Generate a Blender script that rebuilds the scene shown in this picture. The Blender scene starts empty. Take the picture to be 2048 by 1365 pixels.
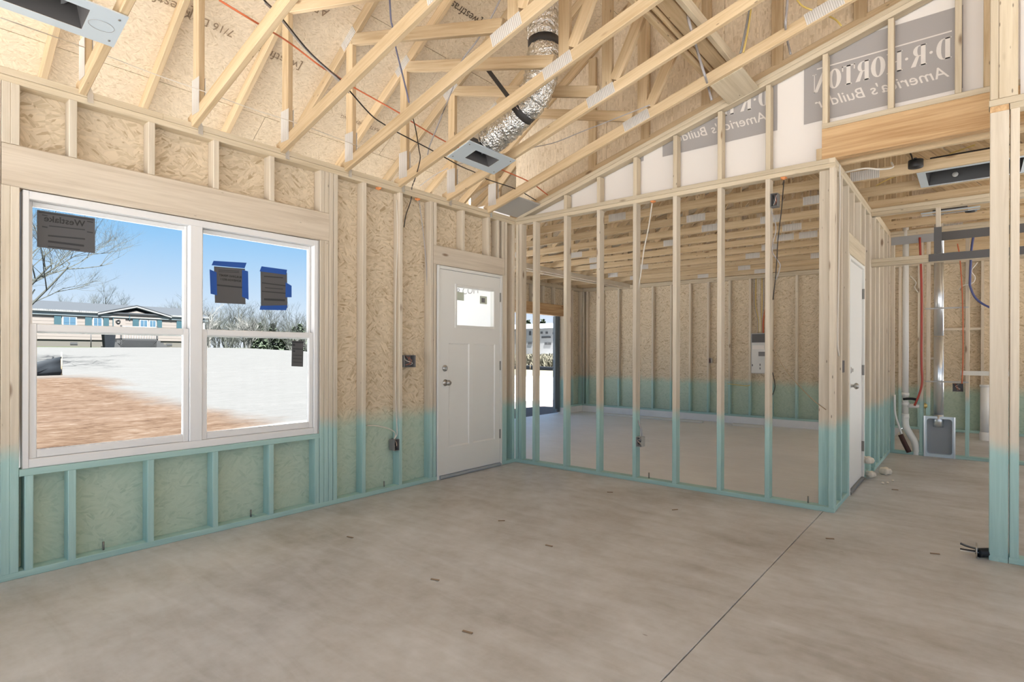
import bpy, bmesh, math, random
from mathutils import Vector, Matrix
random.seed(7)
sc = bpy.context.scene
COL = sc.collection
PI = math.pi

# ------------------------------------------------------------------ camera
F_PX, YAW, CXP, CYP, ROLL = 1124.362, 0.686440, 1024.0, 706.375, 0.0027348
CAM = Vector((4.02201, -4.96778, 1.23961))
_F = Vector((-math.sin(YAW), math.cos(YAW), 0))
_R0 = Vector((math.cos(YAW), math.sin(YAW), 0)); _U0 = Vector((0, 0, 1))
_R = _R0 * math.cos(ROLL) + _U0 * math.sin(ROLL)
_U = _U0 * math.cos(ROLL) - _R0 * math.sin(ROLL)
cd = bpy.data.cameras.new('camera'); cam = bpy.data.objects.new('camera', cd); COL.objects.link(cam)
cam.matrix_world = Matrix(((_R.x, _U.x, -_F.x, CAM.x), (_R.y, _U.y, -_F.y, CAM.y), (_R.z, _U.z, -_F.z, CAM.z), (0, 0, 0, 1)))
cd.sensor_width = 36; cd.lens = F_PX / 2048 * 36; cd.shift_y = (CYP - 682.5) / 2048; cd.clip_start = 0.05; cd.clip_end = 600
sc.camera = cam
def P(x, y, axis, val):
    """photo pixel -> point on the plane axis=val"""
    d = _F + _R * ((x - CXP) / F_PX) + _U * ((CYP - y) / F_PX)
    t = (val - CAM[axis]) / d[axis]
    return CAM + d * t

# ------------------------------------------------------------------ world, sun, exposure
w = bpy.data.worlds.new('sky'); sc.world = w; w.use_nodes = True
nt = w.node_tree; nt.nodes.clear()
out = nt.nodes.new('ShaderNodeOutputWorld'); bg = nt.nodes.new('ShaderNodeBackground')
tc = nt.nodes.new('ShaderNodeTexCoord'); sx = nt.nodes.new('ShaderNodeSeparateXYZ'); rp = nt.nodes.new('ShaderNodeValToRGB')
nt.links.new(tc.outputs['Generated'], sx.inputs[0]); nt.links.new(sx.outputs['Z'], rp.inputs[0])
nt.links.new(rp.outputs[0], bg.inputs[0]); nt.links.new(bg.outputs[0], out.inputs[0])
e = rp.color_ramp.elements
e[0].position = 0.0; e[0].color = (0.80, 0.83, 0.90, 1)
e[1].position = 1.0; e[1].color = (0.20, 0.42, 0.80, 1)
for pos, c in ((0.06, (0.66, 0.76, 0.90, 1)), (0.20, (0.24, 0.53, 0.88, 1)), (0.45, (0.22, 0.48, 0.85, 1))):
    k = e.new(pos); k.color = c
bg.inputs[1].default_value = 0.64
SUN_EL, SUN_AZ = math.radians(66), math.radians(-14)     # sun behind the house (+X side), so the front yard carries the house's shadow
sd = bpy.data.lights.new('sun', 'SUN'); sun = bpy.data.objects.new('sun', sd); COL.objects.link(sun)
sd.energy = 31.0; sd.angle = math.radians(0.6); sd.color = (1.0, 0.985, 0.965)
_sv = Vector((math.cos(SUN_EL) * math.cos(SUN_AZ), math.cos(SUN_EL) * math.sin(SUN_AZ), math.sin(SUN_EL)))
sun.rotation_euler = _sv.to_track_quat('Z', 'Y').to_euler(); sun.location = (20, -5, 20)
vs = sc.view_settings
sc.display_settings.display_device = 'sRGB'
vs.view_transform = 'Standard'; vs.look = 'None'; vs.gamma = 1.0; vs.use_curve_mapping = False
vs.exposure = 0.80
sc.cycles.max_bounces = 9; sc.cycles.diffuse_bounces = 6; sc.cycles.glossy_bounces = 3; sc.cycles.transparent_max_bounces = 12
sc.cycles.sample_clamp_indirect = 8.0; sc.cycles.use_adaptive_sampling = True; sc.cycles.adaptive_threshold = 0.03

# ------------------------------------------------------------------ materials
MATS = {}
def srgb(r, g, b):
    f = lambda c: (c / 12.92 if c <= 0.04045 else ((c + 0.055) / 1.055) ** 2.4)
    return (f(r / 255), f(g / 255), f(b / 255), 1)
class N:
    def __init__(s, name):
        s.m = bpy.data.materials.new(name); s.m.use_nodes = True; s.t = s.m.node_tree; s.t.nodes.clear()
        s.out = s.n('OutputMaterial'); s.b = s.n('BsdfPrincipled'); s.l(s.b.outputs[0], s.out.inputs[0]); MATS[name] = s.m
    def n(s, kind, **kw):
        nd = s.t.nodes.new('ShaderNode' + kind)
        for k, v in kw.items(): setattr(nd, k, v)
        return nd
    def l(s, a, b): s.t.links.new(a, b)
    def math(s, op, a, b=None, clamp=False):
        nd = s.n('Math', operation=op); nd.use_clamp = clamp
        for i, v in enumerate((a, b)):
            if v is None: continue
            if isinstance(v, (int, float)): nd.inputs[i].default_value = v
            else: s.l(v, nd.inputs[i])
        return nd.outputs[0]
    def vmul(s, v, k):
        nd = s.n('VectorMath', operation='MULTIPLY'); s.l(v, nd.inputs[0]); nd.inputs[1].default_value = k; return nd.outputs[0]
    def vadd(s, a, b):
        nd = s.n('VectorMath', operation='ADD'); s.l(a, nd.inputs[0]); s.l(b, nd.inputs[1]); return nd.outputs[0]
    def noise(s, v, scale, detail=3, rough=0.55, dist=0.0):
        nd = s.n('TexNoise'); s.l(v, nd.inputs['Vector']); nd.inputs['Scale'].default_value = scale
        nd.inputs['Detail'].default_value = detail; nd.inputs['Roughness'].default_value = rough; nd.inputs['Distortion'].default_value = dist
        return nd.outputs['Fac']
    def ramp(s, f, stops):
        nd = s.n('ValToRGB'); s.l(f, nd.inputs[0]); e = nd.color_ramp.elements
        e[0].position, e[0].color = stops[0]; e[1].position, e[1].color = stops[-1]
        for p, c in stops[1:-1]: k = e.new(p); k.color = c
        return nd.outputs[0]
    def mix(s, f, a, b, mode='MIX'):
        nd = s.n('Mix', data_type='RGBA', blend_type=mode)
        for i, v in ((0, f), (6, a), (7, b)):
            if isinstance(v, (int, float)): nd.inputs[i].default_value = v
            elif isinstance(v, tuple): nd.inputs[i].default_value = v
            else: s.l(v, nd.inputs[i])
        return nd.outputs[2]
    def smooth(s, v, a, b):
        nd = s.n('MapRange', interpolation_type='SMOOTHSTEP'); s.l(v, nd.inputs[0]); nd.inputs[1].default_value = a; nd.inputs[2].default_value = b
        return nd.outputs[0]
    def bump(s, h, strength=0.2, dist=0.01):
        nd = s.n('Bump'); nd.inputs['Strength'].default_value = strength; nd.inputs['Distance'].default_value = dist
        s.l(h, nd.inputs['Height']); s.l(nd.outputs[0], s.b.inputs['Normal'])
    def set(s, col=None, rough=0.6, metal=0.0, spec=None):
        if col is not None:
            if isinstance(col, tuple): s.b.inputs['Base Color'].default_value = col
            else: s.l(col, s.b.inputs['Base Color'])
        if isinstance(rough, float): s.b.inputs['Roughness'].default_value = rough
        else: s.l(rough, s.b.inputs['Roughness'])
        s.b.inputs['Metallic'].default_value = metal
        if spec is not None: s.b.inputs['Specular IOR Level'].default_value = spec
        return s.m
def plain(name, col, rough=0.6, metal=0.0, spec=None): return N(name).set(col, rough, metal, spec)
def paint_mask(s, lo=0.60, hi=0.76):
    """borate spray line about 0.7 m above the slab"""
    g = s.n('NewGeometry'); sp = s.n('SeparateXYZ'); s.l(g.outputs['Position'], sp.inputs[0])
    n = s.noise(g.outputs['Position'], 7.0, 4, 0.6)
    z = s.math('ADD', sp.outputs['Z'], s.math('MULTIPLY', s.math('SUBTRACT', n, 0.5), 0.16))
    return s.math('SUBTRACT', 1.0, s.smooth(z, lo, hi))
def wood(name, light, dark, teal=True, var=0.16, tealamt=0.9):
    s = N(name); t = s.n('TexCoord'); oi = s.n('ObjectInfo')
    cb = s.n('CombineXYZ')
    s.l(s.math('MULTIPLY', oi.outputs['Random'], 53.0), cb.inputs[0]); s.l(s.math('MULTIPLY', oi.outputs['Random'], 17.0), cb.inputs[1]); s.l(s.math('MULTIPLY', oi.outputs['Random'], 31.0), cb.inputs[2])
    v = s.vadd(t.outputs['Object'], cb.outputs[0])
    grain = s.noise(s.vmul(v, (1.1, 26, 26)), 1.6, 4, 0.6, 0.6)
    broad = s.noise(s.vmul(v, (0.7, 9, 9)), 1.0, 2)
    f = s.math('ADD', s.math('MULTIPLY', grain, 0.6), s.math('MULTIPLY', broad, 0.4))
    col = s.ramp(f, [(0.32, dark), (0.50, tuple((a * .35 + b * .65) for a, b in zip(dark, light))), (0.62, light)])
    vo = s.n('TexVoronoi'); s.l(s.vmul(v, (2.6, 8, 8)), vo.inputs['Vector']); vo.inputs['Scale'].default_value = 1.0
    kn = s.math('SUBTRACT', 1.0, s.smooth(vo.outputs['Distance'], 0.05, 0.16))
    sep = s.n('SeparateColor'); s.l(vo.outputs['Color'], sep.inputs[0])
    kn = s.math('MULTIPLY', kn, s.math('GREATER_THAN', sep.outputs[0], 0.60))
    col = s.mix(s.math('MULTIPLY', kn, 0.75), col, (0.14, 0.065, 0.025, 1))
    vn = s.n('TexVoronoi'); s.l(s.vmul(v, (7.5, 26, 26)), vn.inputs['Vector']); vn.inputs['Scale'].default_value = 1.0
    sn = s.n('SeparateColor'); s.l(vn.outputs['Color'], sn.inputs[0])
    nl = s.math('MULTIPLY', s.math('SUBTRACT', 1.0, s.smooth(vn.outputs['Distance'], 0.06, 0.13)), s.math('GREATER_THAN', sn.outputs[1], 0.80))
    col = s.mix(s.math('MULTIPLY', nl, 0.7), col, (0.10, 0.07, 0.05, 1))
    hsv = s.n('HueSaturation'); s.l(col, hsv.inputs['Color'])
    s.l(s.math('ADD', 1.0 - var / 2, s.math('MULTIPLY', oi.outputs['Random'], var)), hsv.inputs['Value'])
    col = hsv.outputs[0]
    if teal:
        m = paint_mask(s)
        pc = s.mix(grain, (0.26, 0.45, 0.43, 1), (0.44, 0.66, 0.63, 1))
        col = s.mix(s.math('MULTIPLY', m, tealamt), col, pc)
    s.bump(grain, 0.12, 0.004)
    return s.set(col, 0.72, 0, 0.25)
wood('stud_wood', (0.67, 0.59, 0.475, 1), (0.53, 0.45, 0.34, 1))
wood('plate_wood', (0.63, 0.54, 0.40, 1), (0.48, 0.39, 0.265, 1))
wood('truss_wood', (0.61, 0.47, 0.30, 1), (0.42, 0.295, 0.16, 1), teal=False, var=0.25)
wood('header_wood', (0.60, 0.405, 0.22, 1), (0.36, 0.20, 0.085, 1), teal=False)
wood('beam_wood', (0.66, 0.575, 0.465, 1), (0.49, 0.405, 0.305, 1), teal=False)
wood('shaded_wood', (0.16, 0.19, 0.21, 1), (0.07, 0.085, 0.10, 1), teal=False)  # jamb wood, darkened in colour to stand for backlight
def osb(name, a, b, c, teal, scale=1.0):
    s = N(name); t = s.n('TexCoord'); oi = s.n('ObjectInfo'); cb = s.n('CombineXYZ')
    s.l(s.math('MULTIPLY', oi.outputs['Random'], 23.0), cb.inputs[0]); s.l(s.math('MULTIPLY', oi.outputs['Random'], 41.0), cb.inputs[1])
    v = s.vadd(t.outputs['Object'], cb.outputs[0])
    cols = []; hs = []
    for k, (cell, st, off) in enumerate(((7.0, (13, 62, 0), (0, 0, 0)), (9.0, (17, 80, 0), (3.3, 7.7, 1)))):
        mp = s.n('Mapping'); s.l(v, mp.inputs[0]); mp.inputs['Location'].default_value = off
        nz = s.n('TexNoise'); s.l(mp.outputs[0], nz.inputs['Vector']); nz.inputs['Scale'].default_value = 3.0 * scale; nz.inputs['Detail'].default_value = 1
        vc = s.n('TexVoronoi'); vc.inputs['Scale'].default_value = cell * scale; s.l(mp.outputs[0], vc.inputs['Vector'])
        sp = s.n('SeparateColor'); s.l(vc.outputs['Color'], sp.inputs[0])
        vr = s.n('VectorRotate', rotation_type='Z_AXIS'); s.l(mp.outputs[0], vr.inputs['Vector'])
        s.l(s.math('MULTIPLY', s.math('SUBTRACT', sp.outputs[0], 0.5), 2.2), vr.inputs['Angle'])
        v2 = s.n('TexVoronoi'); v2.inputs['Scale'].default_value = scale; s.l(s.vmul(vr.outputs[0], st), v2.inputs['Vector'])
        s2 = s.n('SeparateColor'); s.l(v2.outputs['Color'], s2.inputs[0])
        cols.append(s.ramp(s2.outputs[0], [(0.0, c), (0.14, b), (0.55, a), (1.0, tuple(min(1, x * 1.14) for x in a))])); hs.append(s2.outputs[1])
    big = s.noise(v, 14 * scale, 2)
    col = s.mix(s.smooth(big, 0.44, 0.56), cols[0], cols[1])
    fine = s.noise(s.vmul(v, (40, 160, 1)), scale, 2)
    col = s.mix(0.25, col, s.mix(fine, b, a))
    h = s.mix(s.smooth(big, 0.44, 0.56), hs[0], hs[1])
    if teal:
        m = paint_mask(s, 0.58, 0.78)
        pc = s.mix(0.62, s.mix(0.0, col, col), (0.36, 0.58, 0.50, 1))
        col = s.mix(m, col, pc)
    s.bump(h, 0.25, 0.003)
    return s.set(col, 0.68, 0, 0.3)
osb('osb_wall', (0.65, 0.545, 0.40, 1), (0.53, 0.425, 0.285, 1), (0.35, 0.25, 0.14, 1), True)
osb('osb_roof', (0.72, 0.61, 0.46, 1), (0.66, 0.545, 0.39, 1), (0.53, 0.41, 0.26, 1), False, 1.7)
s = N('concrete'); g = s.n('NewGeometry'); pos = g.outputs['Position']
n1 = s.noise(pos, 1.1, 5, 0.6); n2 = s.noise(pos, 9, 4, 0.65); n3 = s.noise(s.vmul(pos, (1, 5, 1)), 1.7, 3, 0.6, 0.8)
f = s.math('ADD', s.math('MULTIPLY', n1, 0.5), s.math('ADD', s.math('MULTIPLY', n2, 0.22), s.math('MULTIPLY', n3, 0.28)))
col = s.ramp(f, [(0.36, (0.34, 0.315, 0.285, 1)), (0.5, (0.47, 0.46, 0.445, 1)), (0.63, (0.575, 0.575, 0.575, 1))])
vo = s.n('TexVoronoi'); s.l(s.vmul(pos, (1.2, 2.8, 1)), vo.inputs['Vector']); vo.inputs['Scale'].default_value = 2.2
sp = s.n('SeparateColor'); s.l(vo.outputs['Color'], sp.inputs[0])
spot = s.math('MULTIPLY', s.math('SUBTRACT', 1.0, s.smooth(vo.outputs['Distance'], 0.012, 0.045)), s.math('GREATER_THAN', sp.outputs[0], 0.55))
col = s.mix(s.math('MULTIPLY', spot, 0.6), col, (0.16, 0.12, 0.09, 1))
s.bump(n2, 0.06, 0.004)
s.set(col, s.math('ADD', 0.33, s.math('MULTIPLY', n3, 0.3)), 0, 0.4)
s = N('garage_concrete'); g = s.n('NewGeometry'); pos = g.outputs['Position']
f = s.math('ADD', s.math('MULTIPLY', s.noise(pos, 1.3, 5, 0.6), 0.6), s.math('MULTIPLY', s.noise(s.vmul(pos, (1, 4, 1)), 4, 4, 0.6), 0.4))
s.set(s.ramp(f, [(0.3, (0.72, 0.72, 0.72, 1)), (0.7, (0.84, 0.845, 0.85, 1))]), 0.5, 0, 0.35)
plain('white_vinyl', (0.74, 0.73, 0.72, 1), 0.4)
plain('door_white', (0.74, 0.73, 0.69, 1), 0.45)
plain('panel_edge', (0.62, 0.61, 0.58, 1), 0.5)
plain('galvanized', (0.72, 0.74, 0.76, 1), 0.28, 0.9)
plain('zinc_strip', (0.34, 0.34, 0.34, 1), 0.5, 0.3)
plain('dark_strip', (0.095, 0.09, 0.088, 1), 0.6)
plain('aluminium', (0.45, 0.50, 0.55, 1), 0.4, 0.6)
plain('boot_metal', (0.62, 0.70, 0.76, 1), 0.4, 0.35)
plain('black', (0.012, 0.011, 0.011, 1), 0.5)
plain('dark_tape', (0.035, 0.03, 0.027, 1), 0.6)
plain('box_grey', (0.20, 0.19, 0.185, 1), 0.6)
plain('box_light', (0.42, 0.41, 0.39, 1), 0.5)
plain('copper_wire', (0.45, 0.17, 0.11, 1), 0.5)
plain('pvc', (0.80, 0.79, 0.76, 1), 0.35)
plain('pex_red', (0.42, 0.055, 0.035, 1), 0.4)
plain('pex_blue', (0.06, 0.075, 0.22, 1), 0.4)
plain('cable_blue', (0.16, 0.17, 0.27, 1), 0.5)
plain('cable_black', (0.025, 0.018, 0.014, 1), 0.5)
plain('cable_orange', (0.55, 0.13, 0.045, 1), 0.5)
plain('cable_white', (0.68, 0.63, 0.55, 1), 0.5)
plain('cable_grey', (0.38, 0.36, 0.36, 1), 0.5)
plain('cable_yellow', (0.66, 0.49, 0.14, 1), 0.5)
plain('brass', (0.55, 0.42, 0.16, 1), 0.35, 0.8)
plain('nickel', (0.42, 0.40, 0.37, 1), 0.3, 0.9)
plain('hinge', (0.22, 0.21, 0.19, 1), 0.4, 0.6)
plain('wrap_white', (0.74, 0.69, 0.64, 1), 0.6)
plain('wrap_grey', (0.34, 0.315, 0.30, 1), 0.6)
plain('wrap_letter', (0.66, 0.61, 0.56, 1), 0.6)
plain('wrap_outside', (0.82, 0.82, 0.83, 1), 0.5)
plain('rust', (0.075, 0.028, 0.018, 1), 0.6)
plain('lattice_strip', (0.028, 0.028, 0.03, 1), 0.8)
plain('box_back_shade', (0.33, 0.34, 0.35, 1), 0.45, 0.3)  # back of the dryer box, recess shade put into its colour
plain('fire_foam', (0.70, 0.27, 0.10, 1), 0.85)
plain('ink', (0.10, 0.07, 0.045, 1), 0.8)
plain('ink_soft', (0.27, 0.19, 0.12, 1), 0.8)
plain('paper_grey', (0.085, 0.083, 0.085, 1), 0.7)  # glass stickers and papers, darkened in colour to stand for backlighting
plain('paper_dark', (0.03, 0.03, 0.033, 1), 0.7)
plain('tape_blue', (0.005, 0.07, 0.33, 1), 0.6)
plain('label_green', (0.55, 0.60, 0.50, 1), 0.6)
plain('foam', (0.74, 0.67, 0.56, 1), 0.9)
plain('siding', (0.1171, 0.09935, 0.08871, 1), 0.7)
plain('home_white', (0.1561, 0.1561, 0.1561, 1), 0.6)
plain('home_roof', (0.008516, 0.01065, 0.01419, 1), 0.8)
plain('shutter', (0.006387, 0.03194, 0.04258, 1), 0.6)
plain('home_glass', (0.03548, 0.07097, 0.1065, 1), 0.1)
plain('skirting', (0.05677, 0.0511, 0.04258, 1), 0.8)
plain('lattice', (0.02484, 0.02484, 0.02626, 1), 0.8)
plain('soffit', (0.09935, 0.1171, 0.1242, 1), 0.8)
plain('tarp', (0.008, 0.01, 0.013, 1), 0.75, 0.0, 0.15)
plain('stake', (0.30, 0.22, 0.13, 1), 0.8)
plain('lumber_pale', (0.68, 0.66, 0.60, 1), 0.7)
for nm, a, b in (('bark', (0.01277, 0.0149, 0.01135, 1), (0.02981, 0.03265, 0.02555, 1)), ('bark_pale', (0.07806, 0.07452, 0.07097, 1), (0.1348, 0.1313, 0.1206, 1)),
                 ('leaf_green', (0.01561, 0.02555, 0.01277, 1), (0.03903, 0.05323, 0.02839, 1)), ('scrub', (0.04258, 0.04045, 0.02484, 1), (0.1135, 0.1029, 0.07097, 1))):
    s = N(nm); g = s.n('NewGeometry'); s.set(s.mix(s.noise(g.outputs['Position'], 1.5, 3), a, b), 0.85)
# fine metal ridges for truss plates
s = N('nail_plate'); t = s.n('TexCoord'); wv = s.n('TexWave', wave_type='BANDS', bands_direction='X'); s.l(t.outputs['Object'], wv.inputs['Vector']); wv.inputs['Scale'].default_value = 22
s.bump(wv.outputs['Fac'], 0.6, 0.004); s.set(s.mix(wv.outputs['Fac'], (0.46, 0.43, 0.39, 1), (0.66, 0.63, 0.59, 1)), 0.55, 0.12)
# crinkled foil on the flex duct
s = N('foil'); t = s.n('TexCoord'); nz = s.noise(t.outputs['Object'], 11, 3, 0.6, 1.6); nz2 = s.noise(s.vmul(t.outputs['Object'], (1, 1, 1)), 60, 2)
s.bump(s.math('ADD', nz, s.math('MULTIPLY', nz2, 0.4)), 1.0, 0.03); s.set((0.80, 0.79, 0.76, 1), 0.22, 1.0)
# glass that lets the daylight through
s = N('glass'); tr = s.n('BsdfTransparent'); tr.inputs[0].default_value = (0.97, 0.985, 0.98, 1); gl = s.n('BsdfGlossy'); gl.inputs['Roughness'].default_value = 0.02
mx = s.n('MixShader'); mx.inputs[0].default_value = 0.004
s.l(tr.outputs[0], mx.inputs[1]); s.l(gl.outputs[0], mx.inputs[2]); s.l(mx.outputs[0], s.out.inputs[0])
# yard: red clay near the house, bleached sand over the lot, grass strip beyond, bright bounce ground by the house, painted shade strip by the garage
s = N('yard'); g = s.n('NewGeometry'); pos = g.outputs['Position']; sp = s.n('SeparateXYZ'); s.l(pos, sp.inputs[0])
X_, Y_ = sp.outputs['X'], sp.outputs['Y']
nb = s.noise(pos, 0.35, 5, 0.62, 0.6); nf = s.noise(s.vmul(pos, (2.2, 0.9, 1)), 1.3, 6, 0.75, 0.6); nm_ = s.noise(pos, 6, 4, 0.7)
sand = s.mix(s.math('ADD', s.math('MULTIPLY', nf, 0.7), s.math('MULTIPLY', nm_, 0.3)), (0.04258, 0.04152, 0.04045, 1), (0.06813, 0.06671, 0.06529, 1))
clay = s.ramp(s.math('ADD', s.math('MULTIPLY', nf, 0.6), s.math('MULTIPLY', nm_, 0.4)), [(0.36, (0.01845, 0.009226, 0.004968, 1)), (0.47, (0.03903, 0.02342, 0.01419, 1)), (0.56, (0.0511, 0.03406, 0.02342, 1)), (0.66, (0.06742, 0.0511, 0.03974, 1))])
yy = s.math('ADD', Y_, s.math('MULTIPLY', s.math('SUBTRACT', nb, 0.5), 3.0))
cl = s.math('MULTIPLY', s.smooth(s.math('ADD', X_, s.math('MULTIPLY', s.math('SUBTRACT', nf, 0.5), 3.0)), -22.0, -20.0), s.math('SUBTRACT', 1.0, s.smooth(yy, 0.3, 1.9)))
bounce_ground = s.mix(nf, (0.72, 0.715, 0.71, 1), (0.84, 0.835, 0.83, 1))  # bright ground, raised in colour to bounce sunlight into the garage
near = s.smooth(s.math('ADD', X_, s.math('MULTIPLY', nb, 0.6)), -6.9, -6.0)  # unseen ground by the house, brightened to bounce light up to the eaves
rear = s.smooth(X_, 7.0, 9.0)
sand = s.mix(s.math('MAXIMUM', s.math('MULTIPLY', s.smooth(Y_, 2.0, 5.0), s.smooth(s.math('ADD', Y_, s.math('MULTIPLY', X_, 0.95)), -3.0, 2.0)), near), sand, s.mix(rear, s.mix(s.smooth(Y_, -1.0, 2.0), (0.56, 0.555, 0.55, 1), bounce_ground), (0.14, 0.14, 0.14, 1)))
col = s.mix(s.math('MULTIPLY', cl, s.math('SUBTRACT', 1.0, near)), sand, clay)
grass = s.mix(nm_, (0.01419, 0.02413, 0.009935, 1), (0.03903, 0.04258, 0.02129, 1))
gm = s.smooth(s.math('ADD', s.math('MULTIPLY', X_, -1.0), s.math('MULTIPLY', nb, 2.0)), 39.2, 40.2)
col = s.mix(gm, col, grass)
straw = s.mix(nm_, (0.04968, 0.04258, 0.02484, 1), (0.1419, 0.1277, 0.09581, 1))
col = s.mix(s.math('MULTIPLY', s.smooth(Y_, 19.0, 23.0), s.smooth(X_, -36.0, -30.0)), col, straw)
s.bump(s.math('ADD', nf, s.math('MULTIPLY', nm_, 0.3)), 0.5, 0.12)
s.set(col, 0.95, 0, 0.1)
s = N('shade_strip'); g = s.n('NewGeometry'); nz = s.noise(g.outputs['Position'], 9, 5, 0.7)  # dark ground strip, the house's shade painted into its colour
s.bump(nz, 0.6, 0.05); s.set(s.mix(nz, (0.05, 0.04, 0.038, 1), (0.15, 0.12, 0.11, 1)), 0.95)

# ------------------------------------------------------------------ mesh helpers
def empty(name, loc=(0, 0, 0), label=None, cat=None, group=None, kind=None):
    o = bpy.data.objects.new(name, None); COL.objects.link(o); o.location = loc; o.empty_display_size = 0.1
    return tag(o, label, cat, group, kind)
def tag(o, label=None, cat=None, group=None, kind=None):
    if label: o['label'] = label
    if cat: o['category'] = cat
    if group: o['group'] = group
    if kind: o['kind'] = kind
    return o
def link(name, me, mat, parent=None, loc=(0, 0, 0), rot=(0, 0, 0)):
    o = bpy.data.objects.new(name, me); COL.objects.link(o); o.location = loc; o.rotation_euler = rot
    if parent is not None: o.parent = parent
    if mat and not me.materials: me.materials.append(MATS[mat])
    return o
_cache = {}
def prism_mesh(L, a, b, mat, ch):
    """box L x a x b, local X along the grain, long edges eased by ch"""
    key = ('p', round(L, 4), round(a, 4), round(b, 4), mat, ch)
    if key in _cache: return _cache[key]
    hy, hz = a / 2, b / 2; c = min(ch, a * 0.3, b * 0.3)
    if c > 0: sec = [(hy - c, -hz), (hy, -hz + c), (hy, hz - c), (hy - c, hz), (-hy + c, hz), (-hy, hz - c), (-hy, -hz + c), (-hy + c, -hz)]
    else: sec = [(hy, -hz), (hy, hz), (-hy, hz), (-hy, -hz)]
    n = len(sec)
    vs_ = [(-L / 2, y, z) for y, z in sec] + [(L / 2, y, z) for y, z in sec]
    fs = [(i, (i + 1) % n, n + (i + 1) % n, n + i) for i in range(n)]
    fs = [f[::-1] for f in fs]
    fs += [tuple(range(n)), tuple(range(2 * n - 1, n - 1, -1))]
    me = bpy.data.meshes.new('board'); me.from_pydata(vs_, [], fs); me.validate(); 
    bm = bmesh.new(); bm.from_mesh(me); bmesh.ops.recalc_face_normals(bm, faces=bm.faces); bm.to_mesh(me); bm.free()
    me.materials.append(MATS[mat]); _cache[key] = me
    return me
def B(name, parent, x0, x1, y0, y1, z0, z1, mat='stud_wood', ch=0.003):
    """axis aligned board, grain along its longest side; coordinates relative to the parent"""
    dx, dy, dz = abs(x1 - x0), abs(y1 - y0), abs(z1 - z0)
    c = ((x0 + x1) / 2, (y0 + y1) / 2, (z0 + z1) / 2)
    if dz >= dx and dz >= dy: return link(name, prism_mesh(dz, dy, dx, mat, ch), mat, parent, c, (0, -PI / 2, 0))
    if dy >= dx: return link(name, prism_mesh(dy, dx, dz, mat, ch), mat, parent, c, (0, 0, PI / 2))
    return link(name, prism_mesh(dx, dy, dz, mat, ch), mat, parent, c)
def slant(name, parent, p0, p1, depth, mat, y=0.0, thick=0.038, ch=0.003):
    """board in an X-Z plane from p0 to p1 (centre line)"""
    dx, dz = p1[0] - p0[0], p1[1] - p0[1]; L = math.hypot(dx, dz); a = math.atan2(dz, dx)
    return link(name, prism_mesh(L, thick, depth, mat, ch), mat, parent, ((p0[0] + p1[0]) / 2, y, (p0[1] + p1[1]) / 2), (0, -a, 0))
def mesh_obj(name, verts, faces, mat, parent=None, loc=(0, 0, 0), smooth=False, fix=True):
    me = bpy.data.meshes.new(name); me.from_pydata([tuple(v) for v in verts], [], faces)
    if fix:
        bm = bmesh.new(); bm.from_mesh(me); bmesh.ops.recalc_face_normals(bm, faces=bm.faces); bm.to_mesh(me); bm.free()
    if smooth:
        for p in me.polygons: p.use_smooth = True
    return link(name, me, mat, parent, loc)
def tube_data(pts, r, sides=8, close=True):
    pts = [Vector(p) for p in pts]; n = len(pts); vs_ = []; fs = []
    rr = r if isinstance(r, (list, tuple)) else [r] * n
    up = Vector((0.31, 0.17, 0.93))
    for i, p in enumerate(pts):
        d = (pts[min(i + 1, n - 1)] - pts[max(i - 1, 0)]).normalized()
        a = d.cross(up)
        if a.length < 0.05: a = d.cross(Vector((1, 0, 0)))
        a.normalize(); b = d.cross(a).normalized()
        for k in range(sides):
            t = 2 * PI * k / sides; vs_.append(p + (a * math.cos(t) + b * math.sin(t)) * rr[i])
    for i in range(n - 1):
        for k in range(sides):
            fs.append((i * sides + k, i * sides + (k + 1) % sides, (i + 1) * sides + (k + 1) % sides, (i + 1) * sides + k))
    if close: fs += [tuple(range(sides))[::-1], tuple(range((n - 1) * sides, n * sides))]
    return vs_, fs
def smooth_path(pts, sub=6):
    pts = [Vector(p) for p in pts]
    if len(pts) < 3: return pts
    q = [pts[0] * 2 - pts[1]] + pts + [pts[-1] * 2 - pts[-2]]; o = []
    for i in range(1, len(q) - 2):
        for j in range(sub):
            t = j / sub; p0, p1, p2, p3 = q[i - 1], q[i], q[i + 1], q[i + 2]
            o.append(0.5 * ((2 * p1) + (p2 - p0) * t + (2 * p0 - 5 * p1 + 4 * p2 - p3) * t * t + (3 * p1 - p0 - 3 * p2 + p3) * t ** 3))
    return o + [pts[-1]]
def tube(name, pts, r, mat, parent=None, sides=8, curved=True):
    v, f = tube_data(smooth_path(pts) if curved else pts, r, sides)
    return mesh_obj(name, v, f, mat, parent, smooth=True)
def cable(label, pts, r, mat, name='cable', curved=True, cat='cable'):
    base = Vector(pts[0]); o = tube(name, [Vector(p) - base for p in pts], r, mat, None, 6, curved); o.location = base
    return tag(o, label, cat)
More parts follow.
